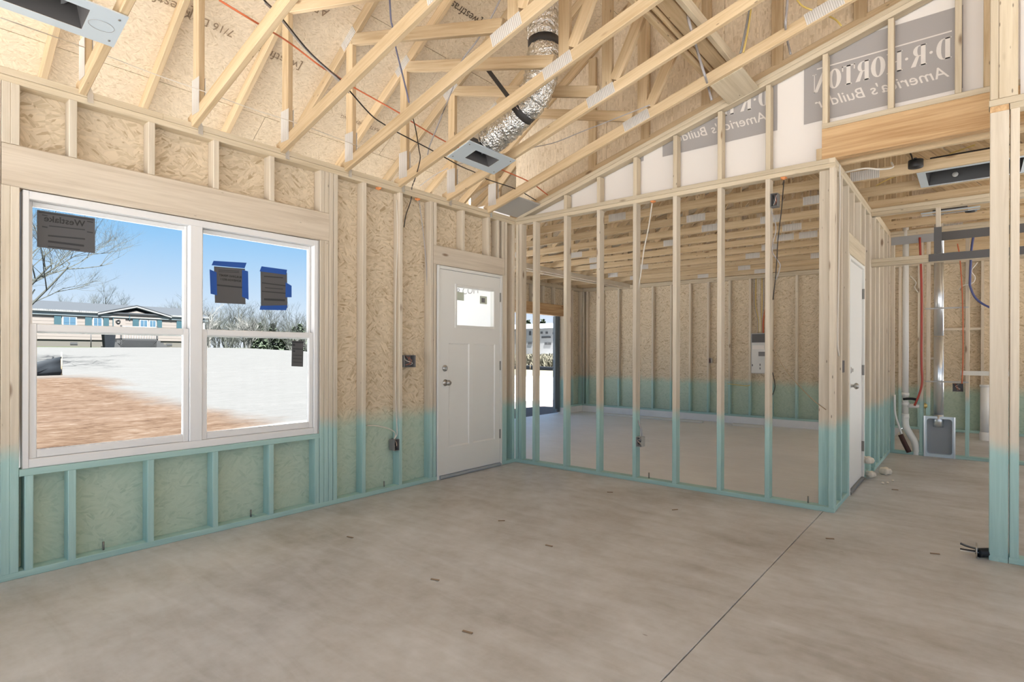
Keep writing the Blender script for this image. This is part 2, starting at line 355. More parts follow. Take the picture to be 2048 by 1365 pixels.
def lathe(name, prof, mat, parent, loc, axis='Z', seg=20):
    vs_ = []; fs = []; n = len(prof)
    for k in range(seg):
        t = 2 * PI * k / seg
        for r, h in prof:
            c, s_ = r * math.cos(t), r * math.sin(t)
            vs_.append({'Z': (c, s_, h), 'X': (h, c, s_), 'Y': (c, h, s_)}[axis])
    for k in range(seg):
        for i in range(n - 1):
            a = k * n + i; b = ((k + 1) % seg) * n + i; fs.append((a, b, b + 1, a + 1))
    bm = bmesh.new()
    me = bpy.data.meshes.new(name); me.from_pydata(vs_, [], fs); bm.from_mesh(me)
    bmesh.ops.remove_doubles(bm, verts=bm.verts, dist=1e-5); bmesh.ops.recalc_face_normals(bm, faces=bm.faces); bm.to_mesh(me); bm.free()
    for p in me.polygons: p.use_smooth = True
    return link(name, me, mat, parent, loc)
def text_mesh(txt, size, shear=0.0, bold=0.0, align='LEFT'):
    cu = bpy.data.curves.new('t', 'FONT'); cu.body = txt; cu.size = size; cu.shear = shear; cu.offset = bold; cu.align_x = align
    cu.resolution_u = 3
    o = bpy.data.objects.new('t', cu); COL.objects.link(o)
    dg = bpy.context.evaluated_depsgraph_get(); me = bpy.data.meshes.new_from_object(o.evaluated_get(dg))
    bpy.data.objects.remove(o); bpy.data.curves.remove(cu); me.materials.clear()
    return me
def text(name, txt, size, mat, parent, mw, **kw):
    o = link(name, text_mesh(txt, size, **kw), mat, parent); o.matrix_local = mw; return o
def frame_mat(o, x, y):
    """matrix with origin o, local X -> x, local Y -> y"""
    x = Vector(x).normalized(); y = Vector(y).normalized(); z = x.cross(y); o = Vector(o)
    return Matrix(((x.x, y.x, z.x, o.x), (x.y, y.y, z.y, o.y), (x.z, y.z, z.z, o.z), (0, 0, 0, 1)))
def dup(root, loc, label=None):
    r = root.copy(); COL.objects.link(r); r.location = loc
    if label: r['label'] = label
    for ch in list(root.children):
        c = ch.copy(); COL.objects.link(c); c.parent = r
        for g_ in ch.children:
            d = g_.copy(); COL.objects.link(d); d.parent = c
    return r
ORD = ['first', 'second', 'third', 'fourth', 'fifth', 'sixth', 'seventh', 'eighth', 'ninth', 'tenth', 'eleventh', 'twelfth']
T = 0.0381; W = 0.0889; H = 2.77

# ================================================================== SETTING
# ---- slabs
fl = empty('floor', kind='structure', label='bare grey-brown concrete house slab with a sawn joint')
def slab(parent, x0, x1, y0, y1, z0, z1, mat='concrete'): return B('slab', parent, x0, x1, y0, y1, z0, z1, mat, 0.002)
slab(fl, -0.1, 3.112, -9.0, 0.089, -0.25, 0)
slab(fl, 3.117, 9.25, -9.0, 6.6, -0.25, 0)
fg = empty('floor_garage', kind='structure', label='pale concrete garage slab one step below the house floor')
B('slab', fg, -3.42, 3.10, 0.089, 6.6, -0.34, -0.14, 'garage_concrete', 0.002)
B('curb', fg, -3.35, 3.10, 6.43, 6.58, -0.14, 0.0, 'garage_concrete', 0.004)
B('curb', fg, -3.30, -3.15, 5.63, 6.43, -0.14, 0.0, 'garage_concrete', 0.004)
B('curb', fg, -0.02, 3.10, 0.0895, 0.10, -0.14, -0.001, 'garage_concrete', 0.002)

# ---- left wall (window and front door)
wl = empty('wall_left', kind='structure', label='framed front wall of pine studs over strand board, teal spray along the bottom')
def stud(p, y, z0=T, z1=H - 2 * T, mat='stud_wood', name='stud'): return B(name, p, -W, 0, y, y + T, z0, z1, mat)
B('sole_plate', wl, -W, 0, -7.4, -1.20, 0, T, 'plate_wood'); B('sole_plate', wl, -W, 0, -0.222, 0.0, 0, T, 'plate_wood')
B('top_plate', wl, -W, 0, -7.4, 0.0, H - 2 * T, H - T - 0.001, 'plate_wood'); B('top_plate', wl, -W, 0.002, -7.4, -3.6, H - T, H, 'plate_wood')
B('top_plate', wl, -W, 0.002, -3.598, 0.0, H - T, H, 'plate_wood')
HB, HT = 2.135, 2.365
for y in (-7.3, -6.9, -6.5, -6.1, -5.7, -5.3, -4.9, -4.6, -4.415): stud(wl, y)
for y in (-4.375, -4.337): stud(wl, y, T, HB)                      # jack studs left of window
for y in (-4.375, -4.337): stud(wl, y, HT, H - 2 * T, name='cripple_stud')
for y in (-2.473, -2.433): stud(wl, y, T, HB)
for y in (-2.392, -2.350): stud(wl, y)
B('header', wl, -W, 0.001, -4.374, -2.394, HB, HT, 'beam_wood', 0.006)
for y in (-4.083, -3.681, -3.288, -2.890, -2.473, -2.433): stud(wl, y, HT, H - 2 * T, name='cripple_stud')
B('rough_sill', wl, -W, 0.0, -4.298, -2.475, 0.555, 0.593, 'plate_wood')
for y in (-4.275, -4.083, -3.681, -3.288, -2.890, -2.515): stud(wl, y, T, 0.555, name='cripple_stud')
for y in (-2.069, -1.672, -1.296): stud(wl, y)
stud(wl, -1.252, T, 2.10)
B('header', wl, -W, 0.001, -1.256, -0.195, 2.10, 2.285, 'beam_wood', 0.004)
for y in (-1.252, -0.862, -0.470, -0.318, -0.232): stud(wl, y, 2.285, H - 2 * T, name='cripple_stud')
stud(wl, -0.222, T, 2.10); stud(wl, -0.185); stud(wl, -0.045)
XS0, XS1 = -0.1005, -0.0895
def sheath(p, y0, y1, z0, z1, x0=XS0, x1=XS1):
    """strand board sheet in an X plane; texture runs in its own X-Y"""
    return sheet('sheathing_panel', p, 'x', (x0 + x1) / 2, y0, y1, z0, z1, abs(x1 - x0), 'osb_wall')
def sheet(name, p, ax, c, u0, u1, z0, z1, th, mat):
    key = ('s', round(u1 - u0, 3), round(z1 - z0, 3), th, mat)
    if key not in _cache:
        a, b, h = (u1 - u0) / 2, (z1 - z0) / 2, th / 2
        me = bpy.data.meshes.new('sheet')
        me.from_pydata([(-a, -b, -h), (a, -b, -h), (a, b, -h), (-a, b, -h), (-a, -b, h), (a, -b, h), (a, b, h), (-a, b, h)], [],
                       [(3, 2, 1, 0), (4, 5, 6, 7), (0, 1, 5, 4), (1, 2, 6, 5), (2, 3, 7, 6), (3, 0, 4, 7)])
        me.materials.append(MATS[mat]); _cache[key] = me
    rot = (PI / 2, 0, PI / 2) if ax == 'x' else (PI / 2, 0, 0)
    loc = (c, (u0 + u1) / 2, (z0 + z1) / 2) if ax == 'x' else ((u0 + u1) / 2, c, (z0 + z1) / 2)
    return link(name, _cache[key], mat, p, loc, rot)
for y0, y1, z0, z1 in ((-7.4, -6.73, 0, H), (-6.725, -5.51, 0, H), (-5.505, -4.29, 0, H), (-4.285, -3.271, 0, 0.59), (-3.267, -2.475, 0, 0.59),
                       (-4.285, -3.271, 2.13, H), (-3.267, -2.475, 2.13, H), (-2.471, -2.052, 0, H), (-2.048, -1.205, 0, H), (-1.20, -0.20, 2.10, H), (-0.196, 0.0, 0, H)):
    sheath(wl, y0, y1, z0, z1)
for y in (-3.0, -1.80, -0.19, -3.9):
    tube('anchor_bolt', [(-0.05, y, T - 0.01), (-0.05, y, T + 0.05)], 0.006, 'hinge', wl, 8, False)
# rafter ties clipped over the top plate under each truss
TR_Y = [-5.24, -4.63, -4.02, -3.41, -2.79, -2.235, -1.67, -1.07, -0.46]
for y in TR_Y:
    v = [(0.004, y + 0.022, H - 0.065), (0.004, y + 0.052, H - 0.065), (0.004, y + 0.052, H - 0.01), (0.004, y + 0.022, H - 0.01),
         (0.006, y + 0.020, H + 0.07), (0.001, y + 0.020, H + 0.07), (-0.02, y + 0.022, H - 0.005)]
    mesh_obj('hurricane_tie', v, [(0, 1, 2, 3), (3, 2, 4, 5), (3, 5, 6)], 'galvanized', wl, fix=False)

# ---- partition between great room and garage, raked gable above
wp = empty('wall_partition', kind='structure', label='open stud partition to the garage with a raked gable of studs and housewrap above')
PX = [0.245, 0.657, 1.060, 1.465, 1.871, 2.281, 2.680]
B('sole_plate', wp, 0.0, 3.192, 0, W, 0, T, 'plate_wood')
B('top_plate', wp, 0.0, 3.192, 0, W, H - 2 * T, H - T - 0.001, 'plate_wood'); B('top_plate', wp, 0.002, 3.150, -0.002, W, H - T, H, 'plate_wood')
def pst(x, z0=T, z1=H - 2 * T, y0=0.0, w=T, name='stud', mat='stud_wood', d=W): return B(name, wp, x, x + w, y0, y0 + d, z0, z1, mat)
pst(0.002, w=T); pst(0.048, w=0.042)
for x in PX: pst(x)
pst(3.072, w=0.079, y0=0.052, d=0.037); pst(3.152, w=0.040)
for x in PX[2:]: pst(x + 0.001, H, 2.735 + 0.277 * x, name='gable_stud', mat='plate_wood')
pst(PX[1], H, 2.735 + 0.277 * PX[1], name='gable_stud', mat='plate_wood')
for x in (3.102, 3.532, 3.922): pst(x, 3.05, 2.735 + 0.277 * x, name='gable_stud', mat='plate_wood')
pst(4.075, 3.05, 2.735 + 0.277 * 4.075, name='gable_stud', mat='truss_wood', w=0.05)
B('gable_header', wp, 3.10, 4.9, 0.0, 0.040, 2.765, 3.010, 'header_wood', 0.004); B('gable_header', wp, 3.10, 4.9, 0.048, W, 2.765, 3.010, 'header_wood', 0.004)
B('header_plate', wp, 3.10, 4.9, 0.0, W, 3.0105, 3.05, 'plate_wood')
B('bottom_block', wp, 3.06, 3.10, 0.0, 0.03, 2.771, 2.86, 'truss_wood')
for k, off in ((0, 0.022), (1, 0.062)):
    slant('rake_plate', wp, (0.02, 2.738 + 0.277 * 0.02 + off), (4.75, 2.738 + 0.277 * 4.75 + off), 0.038, 'plate_wood', 0.044 - 0.001 * k, W)
slant('rake_block', wp, (2.33, 3.505), (2.62, 3.585), 0.012, 'box_light', -0.24, 0.40) if False else None
# gable strand board above the rake
v = []; f = []
def gz(x): return 2.86 + 0.277 * x
def rz(x): return 3.82 + 0.667 * x if x < 4.6 else 3.82 + 0.667 * (9.2 - x)
xs = [-0.1 + 1.2 * k for k in range(5)]
for a, b in zip(xs[:-1], xs[1:]):
    b -= 0.004
    mesh_obj('gable_sheathing', [(a, 0.13, gz(a)), (b, 0.13, gz(b)), (b, 0.13, rz(b)), (a, 0.13, rz(a)), (a, 0.142, gz(a)), (b, 0.142, gz(b)), (b, 0.142, rz(b)), (a, 0.142, rz(a))],
             [(0, 1, 2, 3), (7, 6, 5, 4), (0, 4, 5, 1), (1, 5, 6, 2), (2, 6, 7, 3), (3, 7, 4, 0)], 'osb_roof', wp)
# housewrap seen from its back, with the printed panels showing through in mirror writing
def wz(x): return 2.80 + 0.277 * x
v = []; f = []; nx = 34
for i in range(nx + 1):
    x = 0.15 + (4.75 - 0.15) * i / nx
    for j in range(9):
        z = 2.80 + (wz(x) + 0.06 - 2.80) * j / 8
        v.append((x, 0.1015 + 0.004 * math.sin(x * 9 + z * 5) * math.sin(z * 11 + x * 3), z))
for i in range(nx):
    for j in range(8): a = i * 9 + j; f.append((a, a + 9, a + 10, a + 1))
wrap = mesh_obj('housewrap', v, f, 'wrap_white', wp, smooth=True, fix=False)
YW = 0.0955
def clip_poly(poly, top=True):
    """keep what lies under the rake"""
    o = []
    for (x0, z0), (x1, z1) in zip(poly, poly[1:] + poly[:1]):
        d0, d1 = wz(x0) - z0, wz(x1) - z1
        if d0 >= 0: o.append((x0, z0))
        if (d0 >= 0) != (d1 >= 0): t = d0 / (d0 - d1); o.append((x0 + t * (x1 - x0), z0 + t * (z1 - z0)))
    return o
def flat_polys(name, polys, y, mat, parent):
    v = []; f = []
    for pl in polys:
        pl = clip_poly(pl)
        if len(pl) < 3: continue
        f.append(tuple(range(len(v), len(v) + len(pl)))); v += [(x, y, z) for x, z in pl]
    if f: return mesh_obj(name, v, f, mat, parent, fix=False)
def arc_ring(cx, cy, rx, ry, ix, iy, a0, a1, n=10):
    o = []
    for k in range(n):
        t0, t1 = a0 + (a1 - a0) * k / n, a0 + (a1 - a0) * (k + 1) / n
        o.append([(cx + rx * math.cos(t0), cy + ry * math.sin(t0)), (cx + rx * math.cos(t1), cy + ry * math.sin(t1)),
                  (cx + ix * math.cos(t1), cy + iy * math.sin(t1)), (cx + ix * math.cos(t0), cy + iy * math.sin(t0))])
    return o
def bx2(x0, x1, y0, y1): return [(x0, y0), (x1, y0), (x1, y1), (x0, y1)]
def glyph(c):
    h = PI / 2
    if c == 'D': return 0.80, [bx2(0, .42, 0, .05), bx2(0, .42, .95, 1), bx2(.08, .32, 0, 1)] + arc_ring(.40, .5, .36, .5, .12, .45, -h, h)
    if c == 'O': return 0.84, arc_ring(.42, .5, .40, .52, .14, .46, 0, 2 * PI, 20)
    if c == 'H': return 0.86, [bx2(.06, .30, 0, 1), bx2(.54, .78, 0, 1), bx2(.3, .54, .48, .53), bx2(0, .36, 0, .05), bx2(0, .36, .95, 1), bx2(.48, .84, 0, .05), bx2(.48, .84, .95, 1)]
    if c == 'R': return 0.82, [bx2(.06, .30, 0, 1), bx2(0, .36, 0, .05), bx2(0, .40, .95, 1), bx2(.3, .42, .47, .52)] + arc_ring(.40, .735, .30, .265, .08, .215, -h, h) + [[(.38, .48), (.56, .48), (.82, 0), (.56, 0)]]
    if c == 'T': return 0.74, [bx2(.25, .49, 0, 1), bx2(0, .74, .94, 1), bx2(.17, .57, 0, .05), bx2(0, .06, .74, 1), bx2(.68, .74, .74, 1)]
    if c == 'N': return 0.92, [bx2(.06, .12, 0, 1), bx2(.74, .80, 0, 1), [(.04, 1), (.30, 1), (.80, 0), (.58, 0)], bx2(0, .2, 0, .05), bx2(.64, .9, .95, 1)]
    if c == '.': return 0.36, [[(.18 + .09 * math.cos(k * PI / 4), .5 + .07 * math.sin(k * PI / 4)) for k in range(8)]]
def logo(xr, xl, z0):
    """printed panel whose copy starts at the right edge xr (mirror image)"""
    flat = flat_polys('logo_panel', [bx2(xl, xr, z0, z0 + 0.585)], YW, 'wrap_grey', wrap)
    k = (xr - xl) / 1.014
    polys = []; x = 0.0; hh = 0.150
    for ch in 'D.R.HORTON':
        adv, ps = glyph(ch)
        for p in ps: polys.append([(xr - (0.062 + (x + u) * hh * 0.775) * k, z0 + 0.235 + q * hh) for u, q in p])
        x += adv + 0.035
    polys.append(bx2(xr - 0.92 * k, xr - 0.062 * k, z0 + 0.418, z0 + 0.428))
    flat_polys('lettering', polys, YW - 0.0015, 'wrap_letter', flat)
    # script line below, as thin strokes
    me = text_mesh("America's Builder", 0.118 * k, 0.35, 0.0006)
    bm = bmesh.new(); bm.from_mesh(me); bm.transform(frame_mat((xr - 0.075 * k, YW - 0.0015, z0 + 0.105), (-1, 0, 0), (0, 0, 1)))
    bmesh.ops.bisect_plane(bm, geom=bm.verts[:] + bm.edges[:] + bm.faces[:], plane_co=(0, 0, 2.80), plane_no=(-0.277, 0, 1), clear_outer=True)
    bm.to_mesh(me); bm.free()
    if len(me.polygons): link('lettering', me, 'wrap_letter', flat)
logo(3.965, 2.951, 3.113); logo(2.749, 1.726, 3.118); logo(1.530, 0.505, 3.122)
for x in (1.62, 3.0): tube('anchor_bolt', [(x, 0.045, T - 0.01), (x, 0.045, T + 0.055)], 0.006, 'hinge', wp, 8, False)
tube('anchor_bolt', [(0.225, 0.045, T - 0.01), (0.225, 0.045, T + 0.05)], 0.006, 'hinge', wp, 8, False)

# ---- short wall with the end post, beyond the hall mouth
wk = empty('wall_kitchen', kind='structure', label='stud wall ending in a doubled post beside the hall, teal at the foot')
KY = -0.53
B('sole_plate', wk, 4.100, 4.187, KY, KY + W, 0, T, 'plate_wood'); B('sole_plate', wk, 4.190, 6.6, KY, KY + W, 0, T, 'plate_wood')
B('post', wk, 4.100, 4.187, KY, KY + T, T, 2.690, 'stud_wood'); B('post', wk, 4.101, 4.139, KY + T + 0.001, KY + W, T, 2.690, 'stud_wood')
for x in (4.193, 4.60, 5.0, 5.41, 5.82, 6.22): B('stud', wk, x, x + 0.041, KY, KY + W, T, 2.690, 'stud_wood')
B('top_plate', wk, 4.190, 6.6, KY, KY + W, 2.6905, 2.727, 'plate_wood'); B('top_plate', wk, 4.100, 4.186, KY + 0.002, KY + W, 2.691, 2.727, 'header_wood')
B('top_plate', wk, 4.096, 6.6, KY - 0.001, KY + W, 2.728, 2.768, 'plate_wood')
def kz(x): return 2.73 + 0.277 * x if x < 4.6 else 2.73 + 0.277 * (9.2 - x)
B('gable_stud', wk, 4.100, 4.138, KY, KY + W, 2.769, kz(4.1), 'plate_wood'); B('gable_stud', wk, 4.140, 4.226, KY, KY + T, 2.769, kz(4.14), 'plate_wood')
for x in (4.6, 5.0, 5.41, 5.82): B('gable_stud', wk, x, x + T, KY, KY + W, 2.769, kz(x), 'plate_wood')
v = [(4.24, KY + 0.095, 2.77), (6.5, KY + 0.095, 2.77), (6.5, KY + 0.095, kz(6.5)), (4.6, KY + 0.095, kz(4.6)), (4.24, KY + 0.095, kz(4.24))]
mesh_obj('housewrap', v, [(0, 1, 2, 3, 4)], 'wrap_white', wk, fix=False)

# ---- hall wall with the door to the garage
wh = empty('wall_hall', kind='structure', label='stud wall along the hall holding the door to the garage')
HX = 3.192
B('sole_plate', wh, HX - W, HX, W, 0.70, 0, T, 'plate_wood'); B('sole_plate', wh, HX - W, HX, 1.545, 2.06, 0, T, 'plate_wood')
B('top_plate', wh, HX - W, HX, W, 2.06, H - 2 * T, H - T - 0.001, 'plate_wood'); B('top_plate', wh, HX - W, HX + 0.001, 0.0, 2.06, H - T, H, 'plate_wood')
def hst(y, z0=T, z1=H - 2 * T, w=T, name='stud', x1=HX): return B(name, wh, x1 - W, x1, y, y + w, z0, z1, 'stud_wood')
hst(0.30); hst(0.615); hst(0.655, T, 2.115); hst(1.548, T, 2.115); hst(1.588)
B('header', wh, HX - W, HX, 0.655, 1.587, 2.115, 2.30, 'plate_wood', 0.004)
hst(0.90, 2.30, name='cripple_stud'); hst(1.30, 2.30, name='cripple_stud')
hst(1.93); hst(1.975); hst(2.02)
# second leg of the hall wall up to the laundry
B('sole_plate', wh, HX - W + .03, HX + .03, 2.06, 3.5, 0, T, 'plate_wood'); B('top_plate', wh, HX - W + .03, HX + .03, 2.06, 3.5, H - 2 * T, H, 'plate_wood')
for y in (2.10, 2.40, 2.44, 2.80, 3.15, 3.42): hst(y, x1=HX + .03)
hst(3.46, x1=HX + .03)
# beam and framing across the hall
B('beam', wh, HX - 0.005, 4.9, 2.02, 2.02 + W, 2.160, 2.198, 'plate_wood'); B('beam', wh, HX - 0.005, 4.9, 2.02, 2.02 + W, 2.199, 2.237, 'plate_wood')
B('top_plate', wh, HX + 0.001, 4.9, 2.02, 2.02 + W, H - T, H, 'plate_wood'); B('top_plate', wh, HX + 0.001, 4.9, 2.02, 2.02 + W, H - 2 * T, H - T - .001, 'plate_wood')
B('cripple_stud', wh, 3.735, 3.773, 2.02, 2.02 + W, 2.238, H - 2 * T, 'stud_wood')
B('steel_strap', wh, 3.722, 3.784, 2.014, 2.019, 2.238, 2.50, 'dark_strip', 0.0)
B('steel_strap', wh, 3.68, 4.9, 2.0135, 2.019, 2.162, 2.236, 'dark_strip', 0.0)
B('steel_strap', wh, 3.70, 4.9, 2.50, 2.506, 2.44, 2.53, 'dark_strip', 0.0)
# ---- laundry wall
wy = empty('wall_laundry', kind='structure', label='plumbing wall at the end of the hall with pipes and a dryer box')
LY = 3.5
B('sole_plate', wy, HX + .03, 3.565, LY, LY + W, 0, T, 'plate_wood'); B('sole_plate', wy, 3.865, 4.9, LY, LY + W, 0, T, 'plate_wood')
B('top_plate', wy, HX + .03, 4.9, LY, LY + W, H - 2 * T, H - T - .001, 'plate_wood'); B('top_plate', wy, HX + .03, 4.9, LY, LY + W, H - T, H, 'plate_wood')
for x in (3.225, 3.52, 3.585, 3.955, 4.36): B('stud', wy, x, x + T, LY, LY + W, T if not 3.5 < x < 3.8 else (T if x < 3.53 else 0.5), H - 2 * T, 'stud_wood')
B('nail_guard', wy, 3.23, 3.83, LY - 0.006, LY - 0.001, 2.60, 2.70, 'zinc_strip', 0.0)
# ---- rear exterior wall, closing garage and laundry
wr = empty('wall_rear', kind='structure', label='rear exterior stud wall of strand board running behind garage and laundry')
RY = 6.43
B('sole_plate', wr, -3.25, 5.2, RY, RY + W, 0.0, T, 'plate_wood')
B('top_plate', wr, -3.25, 5.2, RY, RY + W, H - 2 * T, H - T - .001, 'plate_wood'); B('top_plate', wr, -3.25, 5.2, RY, RY + W, H - T, H, 'plate_wood')
RX = [-3.15, -3.05, -2.64, -2.22, -1.80, -1.39, -0.97, -0.555, -0.175, 0.255, 0.645, 1.045, 1.475, 1.87, 2.28, 2.68, 3.06, 3.32, 3.55, 3.95, 4.12, 4.5]
for x in RX: B('stud', wr, x, x + T, RY, RY + W, T, H - 2 * T, 'stud_wood')
B('sill_board', wr, 3.59, 4.12, RY, RY + W, 1.62, 1.66, 'stud_wood'); B('sill_board', wr, 3.36, 3.55, RY, RY + W, 1.15, 1.19, 'stud_wood')
x = -3.25
while x < 5.2:
    sheet('sheathing_panel', wr, 'y', RY + W + 0.006, x, min(x + 1.2205, 5.2), 0.0, H, 0.011, 'osb_wall'); x += 1.22
mesh_obj('gable_sheathing', [(-4.3, RY + W + .006, H), (9.6, RY + W + .006, H), (2.65, RY + W + .006, H + 2.06)], [(0, 1, 2)], 'osb_roof', wr, fix=False)
# ---- garage front wall with the wide door opening
wg = empty('wall_garage_front', kind='structure', label='front wall of the garage with the wide open doorway')
GX = -3.15
for y0, y1 in ((0.1, 0.75), (5.63, RY)): B('sole_plate', wg, GX - W, GX, y0, y1, 0.0, T, 'plate_wood')
B('top_plate', wg, GX - W, GX, 0.1, RY, H - 2 * T, H, 'plate_wood')
B('header', wg, GX - W, GX, 0.68, 5.72, 2.075, 2.32, 'header_wood', 0.004)
for y in (0.1, 0.4, 0.71, 5.632, 5.672, 5.722, 6.0, 6.38): B('stud', wg, GX - W, GX, y, y + T, T, 2.075 if y in (0.71, 5.632, 5.672) else H - 2 * T, 'stud_wood')
for k in range(12): B('cripple_stud', wg, GX - W, GX, 0.8 + 0.406 * k, 0.838 + 0.406 * k, 2.32, H - 2 * T, 'stud_wood')
for y0, y1, z0, z1 in ((0.0, 0.75, -0.1, 3.0), (5.63, 6.55, -0.1, 3.0), (3.204, 5.626, 2.07, 3.0)):
    sheath(wg, y0, y1, z0, z1, GX - W - 0.012, GX - W - 0.001)
B('door_jamb', wg, GX - 0.24, GX - W - 0.013, 5.55, 5.66, -0.10, 2.07, 'shaded_wood'); B('door_jamb', wg, GX - 0.16, GX - W - 0.013, 5.45, 5.548, -0.02, 2.07, 'shaded_wood')
# side wall of the garage, wrapped outside, seen through the front door glass
wsd = empty('wall_garage_side', kind='structure', label='side wall of the garage standing out beside the front door')
sheet('sheathing_panel', wsd, 'y', 0.03, -1.40, -0.11, -0.2, 3.0, 0.011, 'osb_wall'); sheet('sheathing_panel', wsd, 'y', 0.03, GX - W, -1.404, 2.62, 3.0, 0.011, 'osb_wall'); sheet('sheathing_panel', wsd, 'y', 0.03, GX - W, -1.404, -0.2, 0.10, 0.011, 'osb_wall')  # unseen end left open, an opening added to let daylight into the garage
for x in (GX, -2.3, -1.42, -0.95, -0.5): B('stud', wsd, x, x + T, 0.036, 0.036 + W, 0, 2.69, 'stud_wood')
B('top_plate', wsd, GX, -0.10, 0.036, 0.036 + W, 2.691, 2.769, 'plate_wood')
so = mesh_obj('housewrap', [(-1.40, 0.022, -0.2), (-0.105, 0.022, -0.2), (-0.105, 0.022, 3.0), (-1.40, 0.022, 3.0)], [(0, 1, 2, 3)], 'wrap_outside', wsd, fix=False)
c_ = P(922, 580, 1, 0.02)
text('lettering', 'PER.COM', 0.12, 'zinc_strip', so, frame_mat((c_.x - 0.2, 0.02, c_.z - 0.06), (1, 0, 0), (0, 0, 1)))

# ---- roof deck (visible as the ceiling of the great room)
ce = empty('ceiling', kind='structure', label='underside of the strand board roof deck above the open trusses')
SL = math.atan(0.667); CS = math.cos(SL); SN = math.sin(SL)
def deck(parent, x_e, z_e, rows, y0, y1, ang, mirror=False, cw=1.219, ln=2.438, name='deck_panel', last=None):
    sg = -1 if mirror else 1
    for r in range(rows):
        s0 = r * cw; wdt = cw - 0.004
        if last and r == rows - 1: wdt = last
        y = y0 - (ln / 2 if r % 2 else 0)
        while y < y1:
            a, b = max(y, y0), min(y + ln - 0.004, y1)
            if b - a > 0.05:
                key = ('d', round(b - a, 3), round(wdt, 3))
                if key not in _cache:
                    p_, q_, h_ = (b - a) / 2, wdt / 2, 0.006
                    me = bpy.data.meshes.new('deck')
                    me.from_pydata([(-p_, -q_, -h_), (p_, -q_, -h_), (p_, q_, -h_), (-p_, q_, -h_), (-p_, -q_, h_), (p_, -q_, h_), (p_, q_, h_), (-p_, q_, h_)], [],
                                   [(3, 2, 1, 0), (4, 5, 6, 7), (0, 1, 5, 4), (1, 2, 6, 5), (2, 3, 7, 6), (3, 0, 4, 7)])
                    me.materials.append(MATS['osb_roof']); _cache[key] = me
                sm = s0 + wdt / 2
                o = link(name, _cache[key], 'osb_roof', parent)
                X0 = x_e + sg * sm * math.cos(ang); Z0 = z_e + sm * math.sin(ang)
                o.matrix_local = frame_mat((X0, (a + b) / 2, Z0), (0, 1, 0), (-sg * math.cos(ang), 0, -math.sin(ang)))
            y += ln
RZ0 = 3.836
deck(ce, -1.80, RZ0 - 0.667 * 1.80, 7, -7.4, 0.20, SL, last=(4.6 + 1.80) / CS - 6 * 1.219)
deck(ce, 9.25, RZ0 - 0.667 * 0.05, 5, -7.4, 0.20, SL, True, last=4.65 / CS - 4 * 1.219)
def felt(parent, pts, y0, y1):  # unseen sheet added above the deck to stop sun leaking through joints
    v = [(x, y, z) for x, z in pts for y in (y0, y1)]
    mesh_obj('sun_block_felt', v, [(2 * k, 2 * k + 2, 2 * k + 3, 2 * k + 1) for k in range(len(pts) - 1)], 'home_roof', parent, fix=False)
felt(ce, [(-1.82, RZ0 - 0.667 * 1.82 + 0.02), (4.6, RZ0 + 0.667 * 4.6 + 0.02), (9.27, RZ0 - 0.667 * 0.07 + 0.02)], -7.4, 0.22)
# printed grade stamps on the sheets (upside down along the slope as laid)
stamp_src = [((470, 62), '7/16 DRY', 0.085, 'ink_soft', (428, 62)), ((606, 128), '[westfraser', 0.10, 'ink_soft', None), ((965, 40), '[westfraser', 0.10, 'ink', None),
             ((390, 20), '[westfraser', 0.10, 'ink_soft', None), ((1250, 200), 'APA', 0.11, 'ink', None), ((1155, 150), '7/16', 0.11, 'ink', None), ((760, 258), 'RATED SHEATHING', 0.05, 'ink_soft', None),
             ((660, 20), 'APA', 0.10, 'ink_soft', None)]
def deck_hit(px, py):
    d = _F + _R * ((px - CXP) / F_PX) + _U * ((CYP - py) / F_PX)
    t = (RZ0 - 0.009 + 0.667 * CAM.x - CAM.z) / (d.z - 0.667 * d.x); return CAM + d * t
for (q, tx, sz, mt, _) in stamp_src:
    h_ = deck_hit(*q)
    if h_.y > 0.1: continue
    text('stamp', tx, sz, mt, ce, frame_mat(h_ + Vector((SN, 0, -CS)) * 0.004, (0, -1, 0), (-CS, 0, -SN)))

# ---- window unit, two mulled double-hung sashes
wd = empty('window_1', kind='structure', label='white twin double-hung window with stickers and taped papers on the glass')
WY0, WY1, WZ0, WZ1 = -4.284, -2.476, 0.594, 2.130
XF0, XF1 = -0.105, -0.012
B('frame', wd, XF0, XF1, WY0, WY0 + 0.028, WZ0, WZ1, 'white_vinyl'); B('frame', wd, XF0, XF1, WY1 - 0.040, WY1, WZ0, WZ1, 'white_vinyl')
B('frame', wd, XF0, XF1, WY0 + .028, WY1 - .04, WZ1 - 0.045, WZ1, 'white_vinyl'); B('frame', wd, XF0, XF1, WY0 + .028, WY1 - .04, WZ0, WZ0 + 0.050, 'white_vinyl')
B('mullion', wd, XF0, XF1, -3.430, -3.352, WZ0 + .05, WZ1 - .045, 'white_vinyl')
def sash(x0, x1, y0, y1, z0, z1, st, rb, rt):
    s0 = B('sash', wd, x0, x1, y0, y0 + st, z0, z1, 'white_vinyl', 0.004)
    for a in ((x0, x1, y1 - st, y1, z0, z1), (x0, x1, y0 + st, y1 - st, z0, z0 + rb), (x0, x1, y0 + st, y1 - st, z1 - rt, z1)): B('sash', wd, *a, 'white_vinyl', 0.004)
    mx_ = (x0 + x1) / 2
    B('pane', wd, mx_ - 0.003, mx_ + 0.003, y0 + st - .004, y1 - st + .004, z0 + rb - .004, z1 - rt + .004, 'glass', 0.0)
for y0, y1 in ((WY0 + .029, -3.431), (-3.351, WY1 - .041)):
    sash(-0.092, -0.062, y0, y1, 1.345, WZ1 - .046, 0.022, 0.045, 0.028)
    sash(-0.058, -0.026, y0, y1, WZ0 + .051, 1.395, 0.036, 0.045, 0.042)
